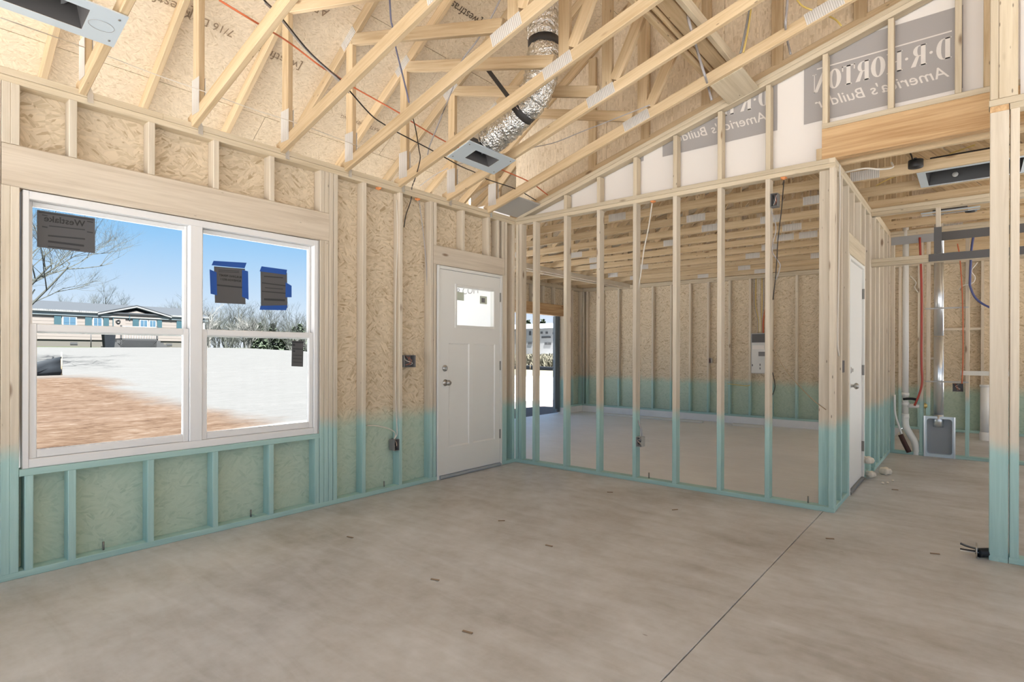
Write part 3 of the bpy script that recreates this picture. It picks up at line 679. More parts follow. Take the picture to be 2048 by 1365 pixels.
B('seal_strip', wd, -0.011, -0.006, WY1 - 0.012, WY1 - 0.002, WZ0, WZ1, 'box_light', 0.0)
# ---- front door
d1 = empty('door_1', kind='structure', label='white panelled front door with a small square light')
DY0, DY1 = -1.205, -0.228
B('jamb', d1, -0.11, 0.004, DY0, DY0 + 0.032, 0.0, 2.095, 'door_white'); B('jamb', d1, -0.11, 0.004, DY1 - 0.032, DY1, 0.0, 2.095, 'door_white')
B('jamb', d1, -0.11, 0.004, DY0 + .032, DY1 - .032, 2.063, 2.095, 'door_white')
th = B('threshold', d1, -0.12, 0.02, DY0 + .032, DY1 - .032, 0.001, 0.030, 'aluminium', 0.008)
XL0, XL1 = -0.047, -0.004
LY0, LY1 = DY0 + 0.035, DY1 - 0.035
# leaf with a hole for the light and two sunk panels
def leaf(parent, x0, x1, y0, y1, z0, z1, hole, panels):
    ys = sorted({y0, y1, hole[0], hole[1], *[q for p in panels for q in p[:2]]}); zs = sorted({z0, z1, hole[2], hole[3], *[q for p in panels for q in p[2:]]})
    bm = bmesh.new()
    def inside(r, y, z): return r[0] - 1e-6 <= y <= r[1] + 1e-6 and r[2] - 1e-6 <= z <= r[3] + 1e-6
    fr = {}
    for xx in (x0, x1):
        g_ = {}
        for i, y in enumerate(ys):
            for j, z in enumerate(zs): g_[i, j] = bm.verts.new((xx, y, z))
        fr[xx] = g_
    pan = []
    for i in range(len(ys) - 1):
        for j in range(len(zs) - 1):
            cy_, cz_ = (ys[i] + ys[i + 1]) / 2, (zs[j] + zs[j + 1]) / 2
            if inside(hole, cy_, cz_): continue
            for xx in (x0, x1):
                g_ = fr[xx]; fc = bm.faces.new((g_[i, j], g_[i + 1, j], g_[i + 1, j + 1], g_[i, j + 1]))
                if xx == x1 and any(inside(p, cy_, cz_) for p in panels): pan.append((fc, [k for k, p in enumerate(panels) if inside(p, cy_, cz_)][0]))
    for i in range(len(ys) - 1):
        for j in (0, len(zs) - 1): bm.faces.new((fr[x0][i, j], fr[x0][i + 1, j], fr[x1][i + 1, j], fr[x1][i, j]))
    for j in range(len(zs) - 1):
        for i in (0, len(ys) - 1): bm.faces.new((fr[x0][i, j], fr[x0][i, j + 1], fr[x1][i, j + 1], fr[x1][i, j]))
    bmesh.ops.recalc_face_normals(bm, faces=bm.faces)
    for k in range(len(panels)):
        fs_ = [a for a, b in pan if b == k]
        r = bmesh.ops.inset_region(bm, faces=fs_, thickness=0.014, depth=-0.009)
    me = bpy.data.meshes.new('leaf'); bm.to_mesh(me); bm.free()
    return link('leaf', me, 'door_white', parent)
lf = leaf(d1, XL0, XL1, LY0, LY1, 0.036, 2.060, (-0.935, -0.375, 1.520, 1.905), [(-1.045, -0.750, 0.30, 1.335), (-0.690, -0.345, 0.30, 1.335)])
for a in ((-0.962, -0.935, 1.493, 1.932), (-0.375, -0.348, 1.493, 1.932), (-0.935, -0.375, 1.493, 1.520), (-0.935, -0.375, 1.905, 1.932)):
    B('light_frame', d1, XL0 - .004, XL1 + 0.008, a[0], a[1], a[2], a[3], 'door_white', 0.004)
pn = B('pane', d1, -0.028, -0.022, -0.935, -0.375, 1.520, 1.905, 'glass', 0.0)
a_, b_ = P(914, 584, 0, -0.018), P(928, 602, 0, -0.018); B('sticker', d1, -0.0205, -0.0195, a_.y, b_.y, b_.z, a_.z, 'label_green', 0)
a_, b_ = P(960, 592, 0, -0.018), P(974, 609, 0, -0.018); B('sticker', d1, -0.0205, -0.0195, a_.y, b_.y, b_.z, a_.z, 'label_green', 0)
a_, b_ = P(963, 596, 0, -0.018), P(970, 606, 0, -0.018); B('sticker', d1, -0.0192, -0.0187, a_.y, b_.y, b_.z, a_.z, 'box_grey', 0)
for z in (0.30, 1.05, 1.80): B('hinge', d1, -0.006, 0.008, DY1 - 0.044, DY1 - 0.030, z, z + 0.10, 'hinge', 0.003)
k_ = P(891, 766, 0, 0.0); k2 = P(890, 737, 0, 0.0)
def knob(parent, x, y, z, sgn=1):
    lathe('knob', [(0.0001, 0.072 * sgn), (0.018, 0.07 * sgn), (0.028, 0.055 * sgn), (0.027, 0.043 * sgn), (0.012, 0.032 * sgn), (0.012, 0.010 * sgn), (0.032, 0.008 * sgn), (0.033, 0)], 'nickel', parent, (x, y, z), 'X')
def deadbolt(parent, x, y, z, sgn=1):
    o = lathe('deadbolt', [(0.0001, 0.018 * sgn), (0.022, 0.018 * sgn), (0.031, 0.010 * sgn), (0.032, 0)], 'nickel', parent, (x, y, z), 'X')
    B('thumb_turn', o, 0.018 * min(sgn, 1), 0.030 * sgn, -0.004, 0.004, -0.014, 0.014, 'nickel', 0.001)
knob(d1, XL1, k_.y, k_.z); deadbolt(d1, XL1, k2.y, k2.z)
# ---- door to the garage
d2 = empty('door_2', kind='structure', label='plain white door from the hall to the garage')
B('jamb', d2, HX - 0.11, HX + 0.004, 0.694, 0.724, 0, 2.105, 'door_white'); B('jamb', d2, HX - 0.11, HX + 0.004, 1.516, 1.546, 0, 2.105, 'door_white'); B('jamb', d2, HX - 0.11, HX + .004, .724, 1.516, 2.075, 2.105, 'door_white')
B('leaf', d2, HX - 0.058, HX - 0.016, 0.727, 1.513, 0.03, 2.072, 'door_white'); B('threshold', d2, HX - 0.12, HX + 0.012, .724, 1.516, 0.001, 0.028, 'hinge', 0.006)
for z in (0.28, 1.03, 1.78): B('hinge', d2, HX - 0.015, HX + 0.006, 1.508, 1.522, z, z + 0.10, 'hinge', 0.003)
knob(d2, HX - 0.016, 0.80, 0.955); deadbolt(d2, HX - 0.016, 0.80, 1.095)
B('strike_plate', d2, HX - .06, HX - .02, 0.7245, 0.726, 0.92, 0.98, 'hinge', 0)
B('strike_plate', d2, HX - .06, HX - .02, 0.7245, 0.726, 1.06, 1.12, 'hinge', 0)

# ================================================================== TRUSSES
def truss_parts(root):
    tw = 'truss_wood'
    for sg in (1, -1):
        mx_ = lambda q: (q[0] if sg == 1 else 9.2 - q[0], q[1] - H)
        def s_(n, a, b, d=W, y=0.0, m=tw, th=T): slant(n, root, mx_(a), mx_(b), d, m, y, th)
        s_('bottom_chord', (-0.05, 2.786 - 0.014), (4.6, 2.786 + 0.28 * 4.6))
        s_('top_chord', (-1.5, 3.7765 - 1.0), (4.6, 3.7765 + 0.667 * 4.6))
        s_('heel_web', (0.066, 2.84), (0.066, 3.775))
        s_('web', (0.10, 3.80), (1.70, 3.325))
        s_('web', (1.795, 3.33), (1.795, 4.92))
        s_('web', (1.86, 3.37), (3.16, 5.85))
        s_('web', (3.20, 3.73), (3.20, 5.85))
        s_('web', (3.26, 3.80), (4.5, 6.65))
        if sg == 1:
            for y in (-T / 2 - 0.0012, T / 2 + 0.0012):
                s_('connector_plate', (0.066 - 0.055, 2.925), (0.066 + 0.055, 2.925), 0.23, y, 'nail_plate', 0.0016)
                s_('connector_plate', (-0.03, 3.775 - 0.01), (0.13, 3.775 + 0.097), 0.085, y, 'nail_plate', 0.0016)
                s_('connector_plate', (1.62, 3.247), (1.86, 3.314), 0.088, y, 'nail_plate', 0.0016)
                s_('connector_plate', (3.08, 3.655), (3.32, 3.722), 0.088, y, 'nail_plate', 0.0016)
    s_('web', (4.6, 4.15), (4.6, 6.8))
root = empty('roof_truss', (0, TR_Y[-1], H), group='scissor roof trusses over the great room', cat='truss', label='wooden scissor roof truss, first one out from the gable partition')
truss_parts(root)
for k, y in enumerate(TR_Y[-2::-1]):
    dup(root, (0, y, H), 'wooden scissor roof truss, %s one out from the gable partition' % ORD[k + 1])
# gable end truss directly above the rake
gt = empty('gable_truss', (0, 0.108, H), label='gable end truss with vertical studs standing over the raked partition', cat='truss')
slant('bottom_chord', gt, (0.0, 0.105), (4.6, 0.105 + 0.277 * 4.6), W, 'truss_wood', 0, 0.03)
slant('top_chord', gt, (-1.5, 3.7765 - 1.0 - H), (4.6, 3.7765 + 0.667 * 4.6 - H), W, 'truss_wood', 0, T)
for x in (0.9, 1.5, 2.1, 2.7, 3.3, 3.75, 4.2): B('web', gt, x, x + W, -0.016, 0.016, 0.15 + 0.277 * x, 0.95 + 0.667 * x, 'truss_wood')
# flat bottom trusses over garage and hall
g0 = empty('garage_truss', (0, 0.25, H), group='flat bottomed trusses over garage and hall', cat='truss', label='flat bottomed truss over garage and hall, first one behind the partition')
def gts(n, a, b, m='truss_wood'): slant(n, g0, a, b, W, m, 0, T)
gts('bottom_chord', (-3.65, 0.0455), (5.2, 0.0455))
gts('top_chord', (-3.75, 0.085), (2.6, -0.05 + 0.30 * 6.8)); gts('top_chord', (2.6, 1.99), (9.2, 0.01))
for x in (-2.4, -1.0, 0.4, 1.8, 3.2, 4.6): gts('web', (x, 0.09), (x, min(0.0 + 0.30 * (x + 4.2) - 0.10, 1.99 - 0.30 * (x - 2.6) if x > 2.6 else 9)))
for x in (-2.36, -0.96, 0.44): gts('web', (x, 0.10), (x + 1.30, 0.30 * (x + 5.5) - 0.16))
for x in (3.16, 4.56): gts('web', (x, 0.10), (x - 1.28, 1.45))
for x in (-0.9, 1.35, 2.9): slant('connector_plate', g0, (x, 0.05), (x + 0.22, 0.05), 0.085, 'nail_plate', -T / 2 - 0.0012, 0.0016)
for k in range(10):
    d_ = dup(g0, (0, 0.86 + 0.61 * k, H), 'flat bottomed truss over garage and hall, %s one behind the partition' % ORD[k + 1])
    for c in d_.children:
        if c.name.startswith('connector_plate'): c.location.x += random.uniform(-0.9, 0.9)
gr = empty('ceiling_garage', kind='structure', label='strand board roof deck over the garage trusses')
deck(gr, -3.75, H + 0.145, 6, 0.22, 7.0, math.atan(0.30), name='deck_panel', last=(2.65 + 3.75) * 1.044 - 5 * 1.219)
deck(gr, 9.6, H - 0.02, 6, 0.22, 7.0, math.atan(0.30), True)
felt(gr, [(-3.77, H + 0.165), (2.65, H + 2.1), (9.62, H)], 0.2, 7.02)
# soffit boards closing the porch side of the garage roof
lb = empty('lateral_brace', (0, 0, 0), label='pair of long boards laid crosswise along the trusses above the duct side', cat='brace')
BZ = 3.575
B('side_board', lb, 2.250, 2.288, -2.25, 0.0, BZ, BZ + W, 'truss_wood'); B('side_board', lb, 2.312, 2.330, -2.25, 0.0, BZ + .02, BZ + W, 'truss_wood')
B('flat_board', lb, 2.34, 2.455, -2.25, -0.02, BZ + 0.05, BZ + 0.088, 'truss_wood'); B('edge_board', lb, 2.475, 2.513, -2.25, -0.02, BZ + 0.03, BZ + 0.115, 'plate_wood')
gp = P(1505, 150, 1, -0.20)
lk = B('gusset_board', None, 2.36, 2.62, -0.44, -0.004, 3.455, 3.473, 'plate_wood', 0.002); lk.rotation_euler = (0, -math.atan(.277), PI / 2); lk.rotation_euler = (Matrix.Rotation(-math.atan(.277), 3, 'Y') @ Matrix.Rotation(PI / 2, 3, 'Z')).to_euler()
lk.location = (2.50, -0.22, 3.445)
tag(lk, 'square plywood board bridging the raked plate and the first truss', 'board')
cb_ = empty('corner_board', (0.0, 0, 0), label='grey board tucked in the corner where rake and front wall meet', cat='board')
mesh_obj('panel', [(0.02, -0.42, 2.775), (0.35, -0.42, 2.865), (0.35, -0.005, 2.865), (0.02, -0.005, 2.775), (0.02, -0.42, 2.787), (0.35, -0.42, 2.877), (0.35, -0.005, 2.877), (0.02, -0.005, 2.787)],
         [(0, 1, 2, 3), (7, 6, 5, 4), (0, 4, 5, 1), (1, 5, 6, 2), (2, 6, 7, 3), (3, 7, 4, 0)], 'box_light', cb_)
for k, (x0, x1) in enumerate(((-1.88, -1.842), (-2.06, -2.022))):
    tag(B('ceiling_strip', None, x0, x1, 0.30, 6.3, H - W, H - 0.001, 'stud_wood'), ['pine strip nailed under the garage trusses, the one nearer the partition', 'pine strip nailed under the garage trusses, the one nearer the garage doorway'][k], 'strip', 'strips under the garage trusses')

# ================================================================== DUCTS AND BOOTS
def flange(root, w_, l_, hole_w, hole_l, th=0.008):
    """flat register boot plate lying in local X-Y with a rectangular throat going up"""
    bm = bmesh.new()
    o_ = [(-w_ / 2, -l_ / 2), (w_ / 2, -l_ / 2), (w_ / 2, l_ / 2), (-w_ / 2, l_ / 2)]; i_ = [(-hole_w / 2, -hole_l / 2), (hole_w / 2, -hole_l / 2), (hole_w / 2, hole_l / 2), (-hole_w / 2, hole_l / 2)]
    vo_ = [bm.verts.new((x, y, 0)) for x, y in o_]; vi = [bm.verts.new((x, y, 0)) for x, y in i_]; vt = [bm.verts.new((x * 0.9, y * 0.9, 0.13)) for x, y in i_]; vu = [bm.verts.new((x, y, th)) for x, y in o_]
    for k in range(4):
        n = (k + 1) % 4
        bm.faces.new((vo_[k], vo_[n], vi[n], vi[k])); bm.faces.new((vo_[k], vu[k], vu[n], vo_[n]))
    bmesh.ops.recalc_face_normals(bm, faces=bm.faces)
    me = bpy.data.meshes.new('flange'); bm.to_mesh(me); bm.free(); link('flange', me, 'boot_metal', root)
    bm = bmesh.new(); a = [bm.verts.new((x, y, 0.001)) for x, y in i_]; b = [bm.verts.new((x * 0.9, y * 0.9, 0.13)) for x, y in i_]
    for k in range(4): bm.faces.new((a[k], a[(k + 1) % 4], b[(k + 1) % 4], b[k]))
    bm.faces.new(b)
    me = bpy.data.meshes.new('throat'); bm.to_mesh(me); bm.free(); return link('throat', me, 'dark_strip', root)
RA = math.atan(0.28)
b1 = empty('register_boot', (0.765, -1.40, 2.905), label='galvanized register boot under the trusses at the end of the silver duct', cat='boot'); b1.rotation_euler = (0, -RA, 0)
flange(b1, 0.27, 0.59, 0.13, 0.30)
lathe('collar', [(0.10, 0.10), (0.10, 0.19)], 'galvanized', b1, (0, 0, 0))
for sx_, sy_ in ((1, 1), (-1, 1), (1, -1), (-1, -1)): lathe('screw', [(0.0001, -0.003), (0.006, -0.002), (0.006, 0)], 'hinge', b1, (sx_ * 0.10, sy_ * 0.26, 0), 'Z', 8)
dpts = [P(972, 283, 1, -1.38), P(1000, 262, 1, -1.38), P(1040, 226, 1, -1.38), P(1072, 185, 1, -1.38), P(1086, 130, 1, -1.38), P(1087, 70, 1, -1.38), P(1086, 0, 1, -1.38), P(1090, -90, 1, -1.38)]
dp = smooth_path(dpts, 14); org = dp[0].copy()
du = empty('flex_duct', org, label='crinkled silver foil flexible duct hanging between two trusses', cat='duct')
random.seed(3)
rad = []
for i in range(len(dp)):
    rad.append(0.130 + 0.006 * math.sin(i * 2.1) + random.uniform(-0.004, 0.004) - (0.030 if i < 2 else 0) - 0.018 * math.exp(-((i - 30) / 2.5) ** 2) - 0.02 * math.exp(-((i - 66) / 2.5) ** 2))
v, f = tube_data([q - org for q in dp], rad, 28)
v = [q + Vector((random.uniform(-1, 1), random.uniform(-1, 1), random.uniform(-1, 1))) * 0.004 for q in v]
mesh_obj('sleeve', v, f, 'foil', du, smooth=True)
def hoop(i, wdt=0.03):
    d = (dp[i + 1] - dp[i - 1]).normalized() * wdt
    v, f = tube_data([dp[i] - org - d, dp[i] - org, dp[i] - org + d], [rad[i] + 0.009] * 3, 28); mesh_obj('strap', v, f, 'dark_tape', du, smooth=True)
hoop(30, 0.028); hoop(66, 0.028)
t0 = P(976, 140, 1, -1.45); t1 = dp[30] - Vector((0.04, 0.09, -0.05))
hs = mesh_obj('hanger_strap', [t0 - org + Vector((-0.022, 0, 0)), t0 - org + Vector((0.022, 0, 0)), t1 - org + Vector((0.022, 0, 0)), t1 - org + Vector((-0.022, 0, 0)),
                          t0 - org + Vector((-0.022, .003, 0)), t0 - org + Vector((0.022, .003, 0)), t1 - org + Vector((0.022, .003, 0)), t1 - org + Vector((-0.022, .003, 0))],
         [(0, 1, 2, 3), (7, 6, 5, 4), (0, 4, 5, 1), (1, 5, 6, 2), (2, 6, 7, 3), (3, 7, 4, 0)], 'dark_tape', du)
b2 = empty('register_boot', (0.60, -4.30, 2.895), label='galvanized register boot under the trusses with an oval stamp, high over the window', cat='boot'); b2.rotation_euler = (0, -RA, 0)
flange(b2, 0.25, 0.60, 0.15, 0.30)
v, f = tube_data([(0.035 * math.cos(k * PI / 12) * 1.0, 0.215 + 0.055 * math.sin(k * PI / 12), -0.001) for k in range(25)], 0.0012, 5); mesh_obj('oval_stamp', v, f, 'zinc_strip', b2)
for sx_ in (1, -1): lathe('screw', [(0.0001, -0.003), (0.006, -0.002), (0.006, 0)], 'hinge', b2, (sx_ * 0.085, 0.27, 0), 'Z', 8)
lathe('collar', [(0.10, 0.10), (0.10, 0.25)], 'galvanized', b2, (0, 0, 0))
# hall ceiling: return boots and round light boxes
a_, b_ = P(1850, 345, 2, H), P(1980, 357, 2, H)
b3 = empty('return_boot', (4.02, 1.165, H + 0.004), label='black lined return air boot between the hall trusses', cat='boot')
flange(b3, 0.74, 0.55, 0.62, 0.46); thr = [c for c in b3.children if c.name.startswith('throat')][0]
thr.data.materials[0] = MATS['black']
for q in (3.9, 4.16): lathe('grommet', [(0.0001, 0.0), (0.022, 0.002), (0.022, 0.008)], 'box_light', b3, (q - 4.02, 0.16, 0.05), 'Y', 12)
b4 = empty('supply_boot', (3.83, 2.70, H + 0.004), label='small pale register boot over the laundry', cat='boot')
flange(b4, 0.50, 0.16, 0.30, 0.10)
def can(label, x, y, z):
    r = empty('ceiling_box', (x, y, z), label=label, cat='junction box')
    lathe('body', [(0.0001, 0.0), (0.05, 0.0), (0.052, 0.004), (0.052, 0.06), (0.0001, 0.062)], 'black', r, (0, 0, 0))
    B('bracket', r, -0.01, 0.01, -0.07, 0.05, 0.055, 0.063, 'black', 0); tube('whip', [(-0.02, 0, 0.06), (-0.03, 0.02, 0.11), (-0.05, 0.04, 0.16)], 0.006, 'cable_black', r)
q = P(1831, 332, 2, 2.76); can('black round ceiling box beside the hall return boot', q.x, q.y + 0.02, 2.75)
q = P(1942, 424, 2, 2.78); can('black round ceiling box over the laundry', q.x, q.y, 2.78)

# ================================================================== WINDOW STICKERS
XG = -0.0725
def sticker(name, label, px, parts, x=XG):
    """flat sheet on the glass from its four photo corners"""
    c = [P(a, b, 0, x) for a, b in px]; ctr = sum(c, Vector()) / 4
    r = empty(name, ctr, label=label, cat=parts.get('cat', 'sticker'))
    def quad(n, cs, dx, mat, par=r):
        q = [Vector((dx, u.y - ctr.y, u.z - ctr.z)) for u in cs]; k = [u + Vector((-0.0006, 0, 0)) for u in q]
        return mesh_obj(n, q + k, [(0, 1, 2, 3), (7, 6, 5, 4), (0, 4, 5, 1), (1, 5, 6, 2), (2, 6, 7, 3), (3, 7, 4, 0)], mat, par)
    quad('sheet', c, 0.0, parts.get('mat', 'paper_grey'))
    for t in parts.get('tape', []): quad('tape', [P(a, b, 0, x) for a, b in t], 0.0016, 'tape_blue')
    for t in parts.get('bars', []): quad('print_bar', [P(a, b, 0, x) for a, b in t], 0.0008, 'paper_dark')
    for tx, (a, b), sz in parts.get('text', []):
        o = P(a, b, 0, x); text('print', tx, sz, parts.get('ink', 'black'), r, frame_mat((0.0012, o.y - ctr.y, o.z - ctr.z), (0, -1, 0), (0, 0, 1)), bold=0.0008)
    return r
def bar(x0, y0, x1, y1, h): return [(x0, y0), (x1, y1), (x1, y1 + h), (x0, y0 + h)]
sticker('maker_label', 'large backlit-dark label with mirrored lettering stuck in the upper corner of the left sash', [(74, 420), (190, 437), (190, 507), (74, 494)],
        {'mat': 'paper_grey', 'bars': [bar(77, 423, 187, 439, 2.4), bar(84, 429, 95, 431, 2), bar(84, 452, 95, 454, 2.4), bar(174, 442, 186, 444, 2), bar(174, 463, 186, 465, 2), bar(98, 451, 170, 459, 2), bar(96, 470, 170, 477, 3), bar(96, 481, 168, 490, 4), bar(96, 492, 160, 499, 2)],
         'text': [('Westlake', (170, 454), 0.050)]})
sticker('permit_sheet', 'backlit-grey permit sheet taped with blue tape on three sides of the right sash', [(428, 533), (490, 538), (491, 609), (430, 606)],
        {'cat': 'paper', 'tape': [[(423, 531), (427, 522), (493, 526), (489, 537)], [(419, 539), (433, 545), (434, 591), (421, 588)], [(484, 540), (496, 543), (497, 600), (484, 594)]],
         'bars': [bar(434, 569, 484, 574, 3), bar(437, 540, 478, 542, 1.2), bar(437, 543, 478, 545, 1.2)], 'text': [('BUILDING PERMIT', (483, 557), 0.0195), ('RDNEW24-00211', (482, 564.5), 0.0195)]})
sticker('permit_sheet', 'backlit-grey ruled sheet held by blue tape top and bottom on the right sash', [(521, 541), (574, 546), (575, 616), (522, 613)],
        {'cat': 'paper', 'tape': [[(519, 543), (523, 533), (574, 540), (572, 550)], [(571, 565), (583, 572), (583, 595), (571, 595)], [(519, 620), (521, 612), (575, 611), (572, 621)]],
         'bars': [bar(524, 565, 571, 571, 2), bar(524, 582, 571, 586, 2), bar(528, 597, 570, 599, 4), bar(528, 552, 566, 555, 2), bar(530, 575, 566, 578, 1.5)]})
sticker('rating_label', 'narrow backlit-dark rating label on the lower right sash', [(584, 682), (607, 683), (606, 734), (583, 733)],
        {'mat': 'paper_grey', 'bars': [bar(584, 683, 607, 684, 3), bar(585, 688, 590, 688.5, 4), bar(585, 697, 606, 698, 2), bar(586, 701, 590, 701.5, 3), bar(586, 710, 604, 711, 1.2), bar(586, 717, 604, 718, 1.2), bar(586, 724, 604, 725, 1.2)]}, x=-0.0385)

# ================================================================== ELECTRICAL
def outlet_box(label, loc, w_, h_, d_, face, mat='box_grey', name='outlet_box'):
    """open box; face '+x' or '-y' or '+x' is the open side, loc = centre of the open face"""
    r = empty(name, loc, label=label, cat='electrical box')
    bm = bmesh.new(); t = 0.003
    o_ = [(-w_ / 2, -h_ / 2), (w_ / 2, -h_ / 2), (w_ / 2, h_ / 2), (-w_ / 2, h_ / 2)]; i_ = [(a * (1 - 2 * t / w_), b * (1 - 2 * t / h_)) for a, b in o_]
    M = {'+x': lambda u, v_, d: (-d, u, v_), '-y': lambda u, v_, d: (u, d, v_)}[face]
    A = [bm.verts.new(M(u, v_, 0)) for u, v_ in o_]; Bk = [bm.verts.new(M(u, v_, d_)) for u, v_ in o_]; C = [bm.verts.new(M(u, v_, 0)) for u, v_ in i_]; D = [bm.verts.new(M(u, v_, d_ - t)) for u, v_ in i_]
    for k in range(4):
        n = (k + 1) % 4
        bm.faces.new((A[k], A[n], Bk[n], Bk[k])); bm.faces.new((A[k], C[k], C[n], A[n])); bm.faces.new((C[k], D[k], D[n], C[n]))
    bm.faces.new(Bk); bm.faces.new(D); bmesh.ops.recalc_face_normals(bm, faces=bm.faces)
    me = bpy.data.meshes.new('shell'); bm.to_mesh(me); bm.free(); link('shell', me, mat, r)
    random.seed(int(abs(loc[1]) * 1000 + h_ * 100))
    bk = bmesh.new()
    for k, m in enumerate(['copper_wire', 'cable_white', 'cable_black', 'copper_wire'][:3 + (w_ > 0.08)]):
        pts = [Vector(M(random.uniform(-.35, .35) * w_, h_ * 0.45, d_ * 0.7)), Vector(M(random.uniform(-.3, .3) * w_, 0.1 * h_, d_ * 0.25)), Vector(M(random.uniform(-.3, .3) * w_, -0.15 * h_, d_ * 0.15)), Vector(M(random.uniform(-.3, .3) * w_, -0.32 * h_, d_ * 0.5))]
        tube('wire', pts, 0.0035, m, r, 5)
    return r
a_, b_ = P(806, 711, 0, 0.005), P(834, 735, 0, 0.005)
outlet_box('double switch box on the stud left of the front door', (0.005, (a_.y + b_.y) / 2, (a_.z + b_.z) / 2), b_.y - a_.y - 0.03, a_.z - b_.z, 0.07, '+x')
outlet_box('small outlet box low on the stud between window and front door', (0.006, -1.70, 0.405), 0.056, 0.100, 0.075, '+x')
outlet_box('grey outlet box low on the partition stud', (1.533 + 0.003, -0.006, 0.385), 0.060, 0.095, 0.075, '-y', 'box_light')
outlet_box('dark box high on the partition stud under the top plate', (2.718 + 0.032, -0.006, 2.512), 0.056, 0.110, 0.07, '-y')
outlet_box('switch box on the hall stud beside the garage door', (HX + 0.006, 0.375, 1.135), 0.060, 0.100, 0.07, '+x')
a_, b_ = P(1907, 768, 1, 3.49), P(1929, 784, 1, 3.49)
outlet_box('double outlet box on the laundry wall', ((a_.x + b_.x) / 2 - 0.01, 3.49, (a_.z + b_.z) / 2), 0.10, 0.095, 0.07, '-y')
a_ = P(1420, 722, 1, RY - 0.01); outlet_box('small outlet box on the rear garage wall', (a_.x, RY - 0.01, a_.z), 0.06, 0.10, 0.07, '-y', 'box_light')
# breaker panel on the rear wall
pa, pb = P(1502, 667, 1, RY), P(1530, 748, 1, RY)
ep = empty('breaker_panel', (pa.x, RY, pb.z), label='grey breaker panel between studs of the rear garage wall', cat='electric panel')
pw, ph = 0.345, pa.z - pb.z
B('cabinet', ep, 0, pw, 0.005, 0.09, 0, ph, 'box_light', 0.002); B('cover', ep, 0.012, pw - 0.012, -0.004, 0.004, 0.012, ph * 0.76, 'panel_edge', 0.001)
B('opening', ep, 0.015, pw - 0.015, 0.001, 0.004, ph * 0.77, ph - 0.015, 'dark_strip', 0)
for x, z in ((0.03, .16), (0.17, .17), (0.17, .10), (0.31, .16), (0.31, .10), (.31, .05)): B('slot', ep, x - .008, x + .008, -0.0055, -0.0045, z - .02, z + .02, 'dark_strip', 0)
B('label', ep, 0.03, 0.24, -0.0055, -0.0045, ph * .60, ph * .70, 'wrap_white', 0); B('label', ep, 0.14, 0.30, -0.0058, -0.0048, ph * .43, ph * .54, 'box_grey', 0)
for k, m in enumerate(['cable_grey', 'cable_yellow', 'cable_white', 'cable_white', 'cable_yellow', 'cable_grey', 'cable_orange', 'cable_orange']):
    x = 0.04 + 0.036 * k
    tube('feeder', [(x, 0.05, 2.70 - pb.z), (x + 0.005 * (-1) ** k, 0.045, 2.2 - pb.z), (0.17 + (x - 0.17) * 0.45, 0.045, ph + 0.25), (0.17 + (x - 0.17) * 0.4, 0.05, ph)], 0.007, m, ep, 6)

# ---- cables (each run is a thing)
def pl(px, axis, val): return [P(a, b, axis, val) for a, b in px]
for k, (dz, mt, lab) in enumerate(((0, 'cable_orange', 'orange cable strung through the trusses along the front wall'),)):
    pass
# orange and black runs go along the wall through successive trusses
def run(label, px_y, r, mat):
    """px_y: (x, y, Y of the truss bay) points"""
    return cable(label, [P(a, b, 1, y) for a, b, y in px_y], r, mat)
run('orange cable strung through the trusses along the front wall', [(438, 0, -3.6), (512, 45, -3.40), (578, 85, -3.0), (640, 132, -2.79), (668, 148, -2.6), (706, 174, -2.28), (800, 227, -1.95), (830, 248, -1.70), (890, 283, -1.30), (950, 310, -1.05), (1000, 338, -0.75), (1059, 364, -0.46), (1095, 390, -0.15)], 0.006, 'cable_orange')
run('black cable sagging between the trusses over the window', [(528, 0, -3.45), (560, 32, -3.2), (620, 105, -2.95), (681, 160, -2.79), (701, 184, -2.65), (742, 230, -2.40), (770, 250, -2.22), (795, 265, -2.05), (866, 302, -1.67), (920, 332, -1.40), (950, 345, -1.07), (972, 358, -0.9), (1033, 379, -0.46), (1072, 401, -0.1)], 0.005, 'cable_black')
run('thin grey cable running with the black one over the window', [(530, 6, -3.44), (556, 32, -3.25), (612, 100, -2.97), (680, 164, -2.79), (698, 186, -2.62)], 0.004, 'cable_grey')
cable('slate blue cable dropping from the ridge past the third bay', pl([(779, -5), (782, 40), (785, 54)], 1, -2.60) + pl([(790, 88), (800, 130), (812, 178), (818, 205)], 1, -2.30), 0.006, 'cable_blue')
cable('dark cable dropping through the trusses into the front wall', pl([(826, 236), (832, 262), (838, 300), (840, 320)], 1, -1.90) + [P(830, 358, 1, -1.55), P(824, 375, 0, 0.01), P(822, 400, 0, -0.03), P(812, 430, 0, -0.05), P(808, 455, 0, -0.06)], 0.0045, 'cable_black')
cable('grey cable slanting down beside the duct to the front wall', pl([(1002, -5), (985, 30), (955, 80), (922, 125)], 1, -2.0) + pl([(906, 174), (880, 240), (860, 290), (855, 310)], 1, -1.60), 0.006, 'cable_grey')
cable('light grey cable rising across the bays behind the register boot', pl([(840, 372), (870, 350), (905, 333), (945, 322)], 1, -1.0) + pl([(1066, 295), (1110, 285), (1160, 265), (1216, 243), (1300, 210)], 1, -0.70), 0.004, 'cable_grey')
cable('grey service cable hanging past the crosswise boards', pl([(1368, -5), (1375, 30), (1382, 58)], 1, -1.1) + pl([(1390, 85), (1400, 120), (1410, 152)], 1, -0.75) + pl([(1416, 172), (1423, 200)], 1, -0.35), 0.010, 'cable_grey')
cable('olive cable hanging by the second truss near the crosswise boards', pl([(1500, 15), (1492, 55), (1481, 107)], 1, -0.48), 0.008, 'zinc_strip')
cable('yellow cable hanging by the second truss near the crosswise boards', pl([(1502, 18), (1496, 60), (1487, 105)], 1, -0.49), 0.006, 'cable_yellow')
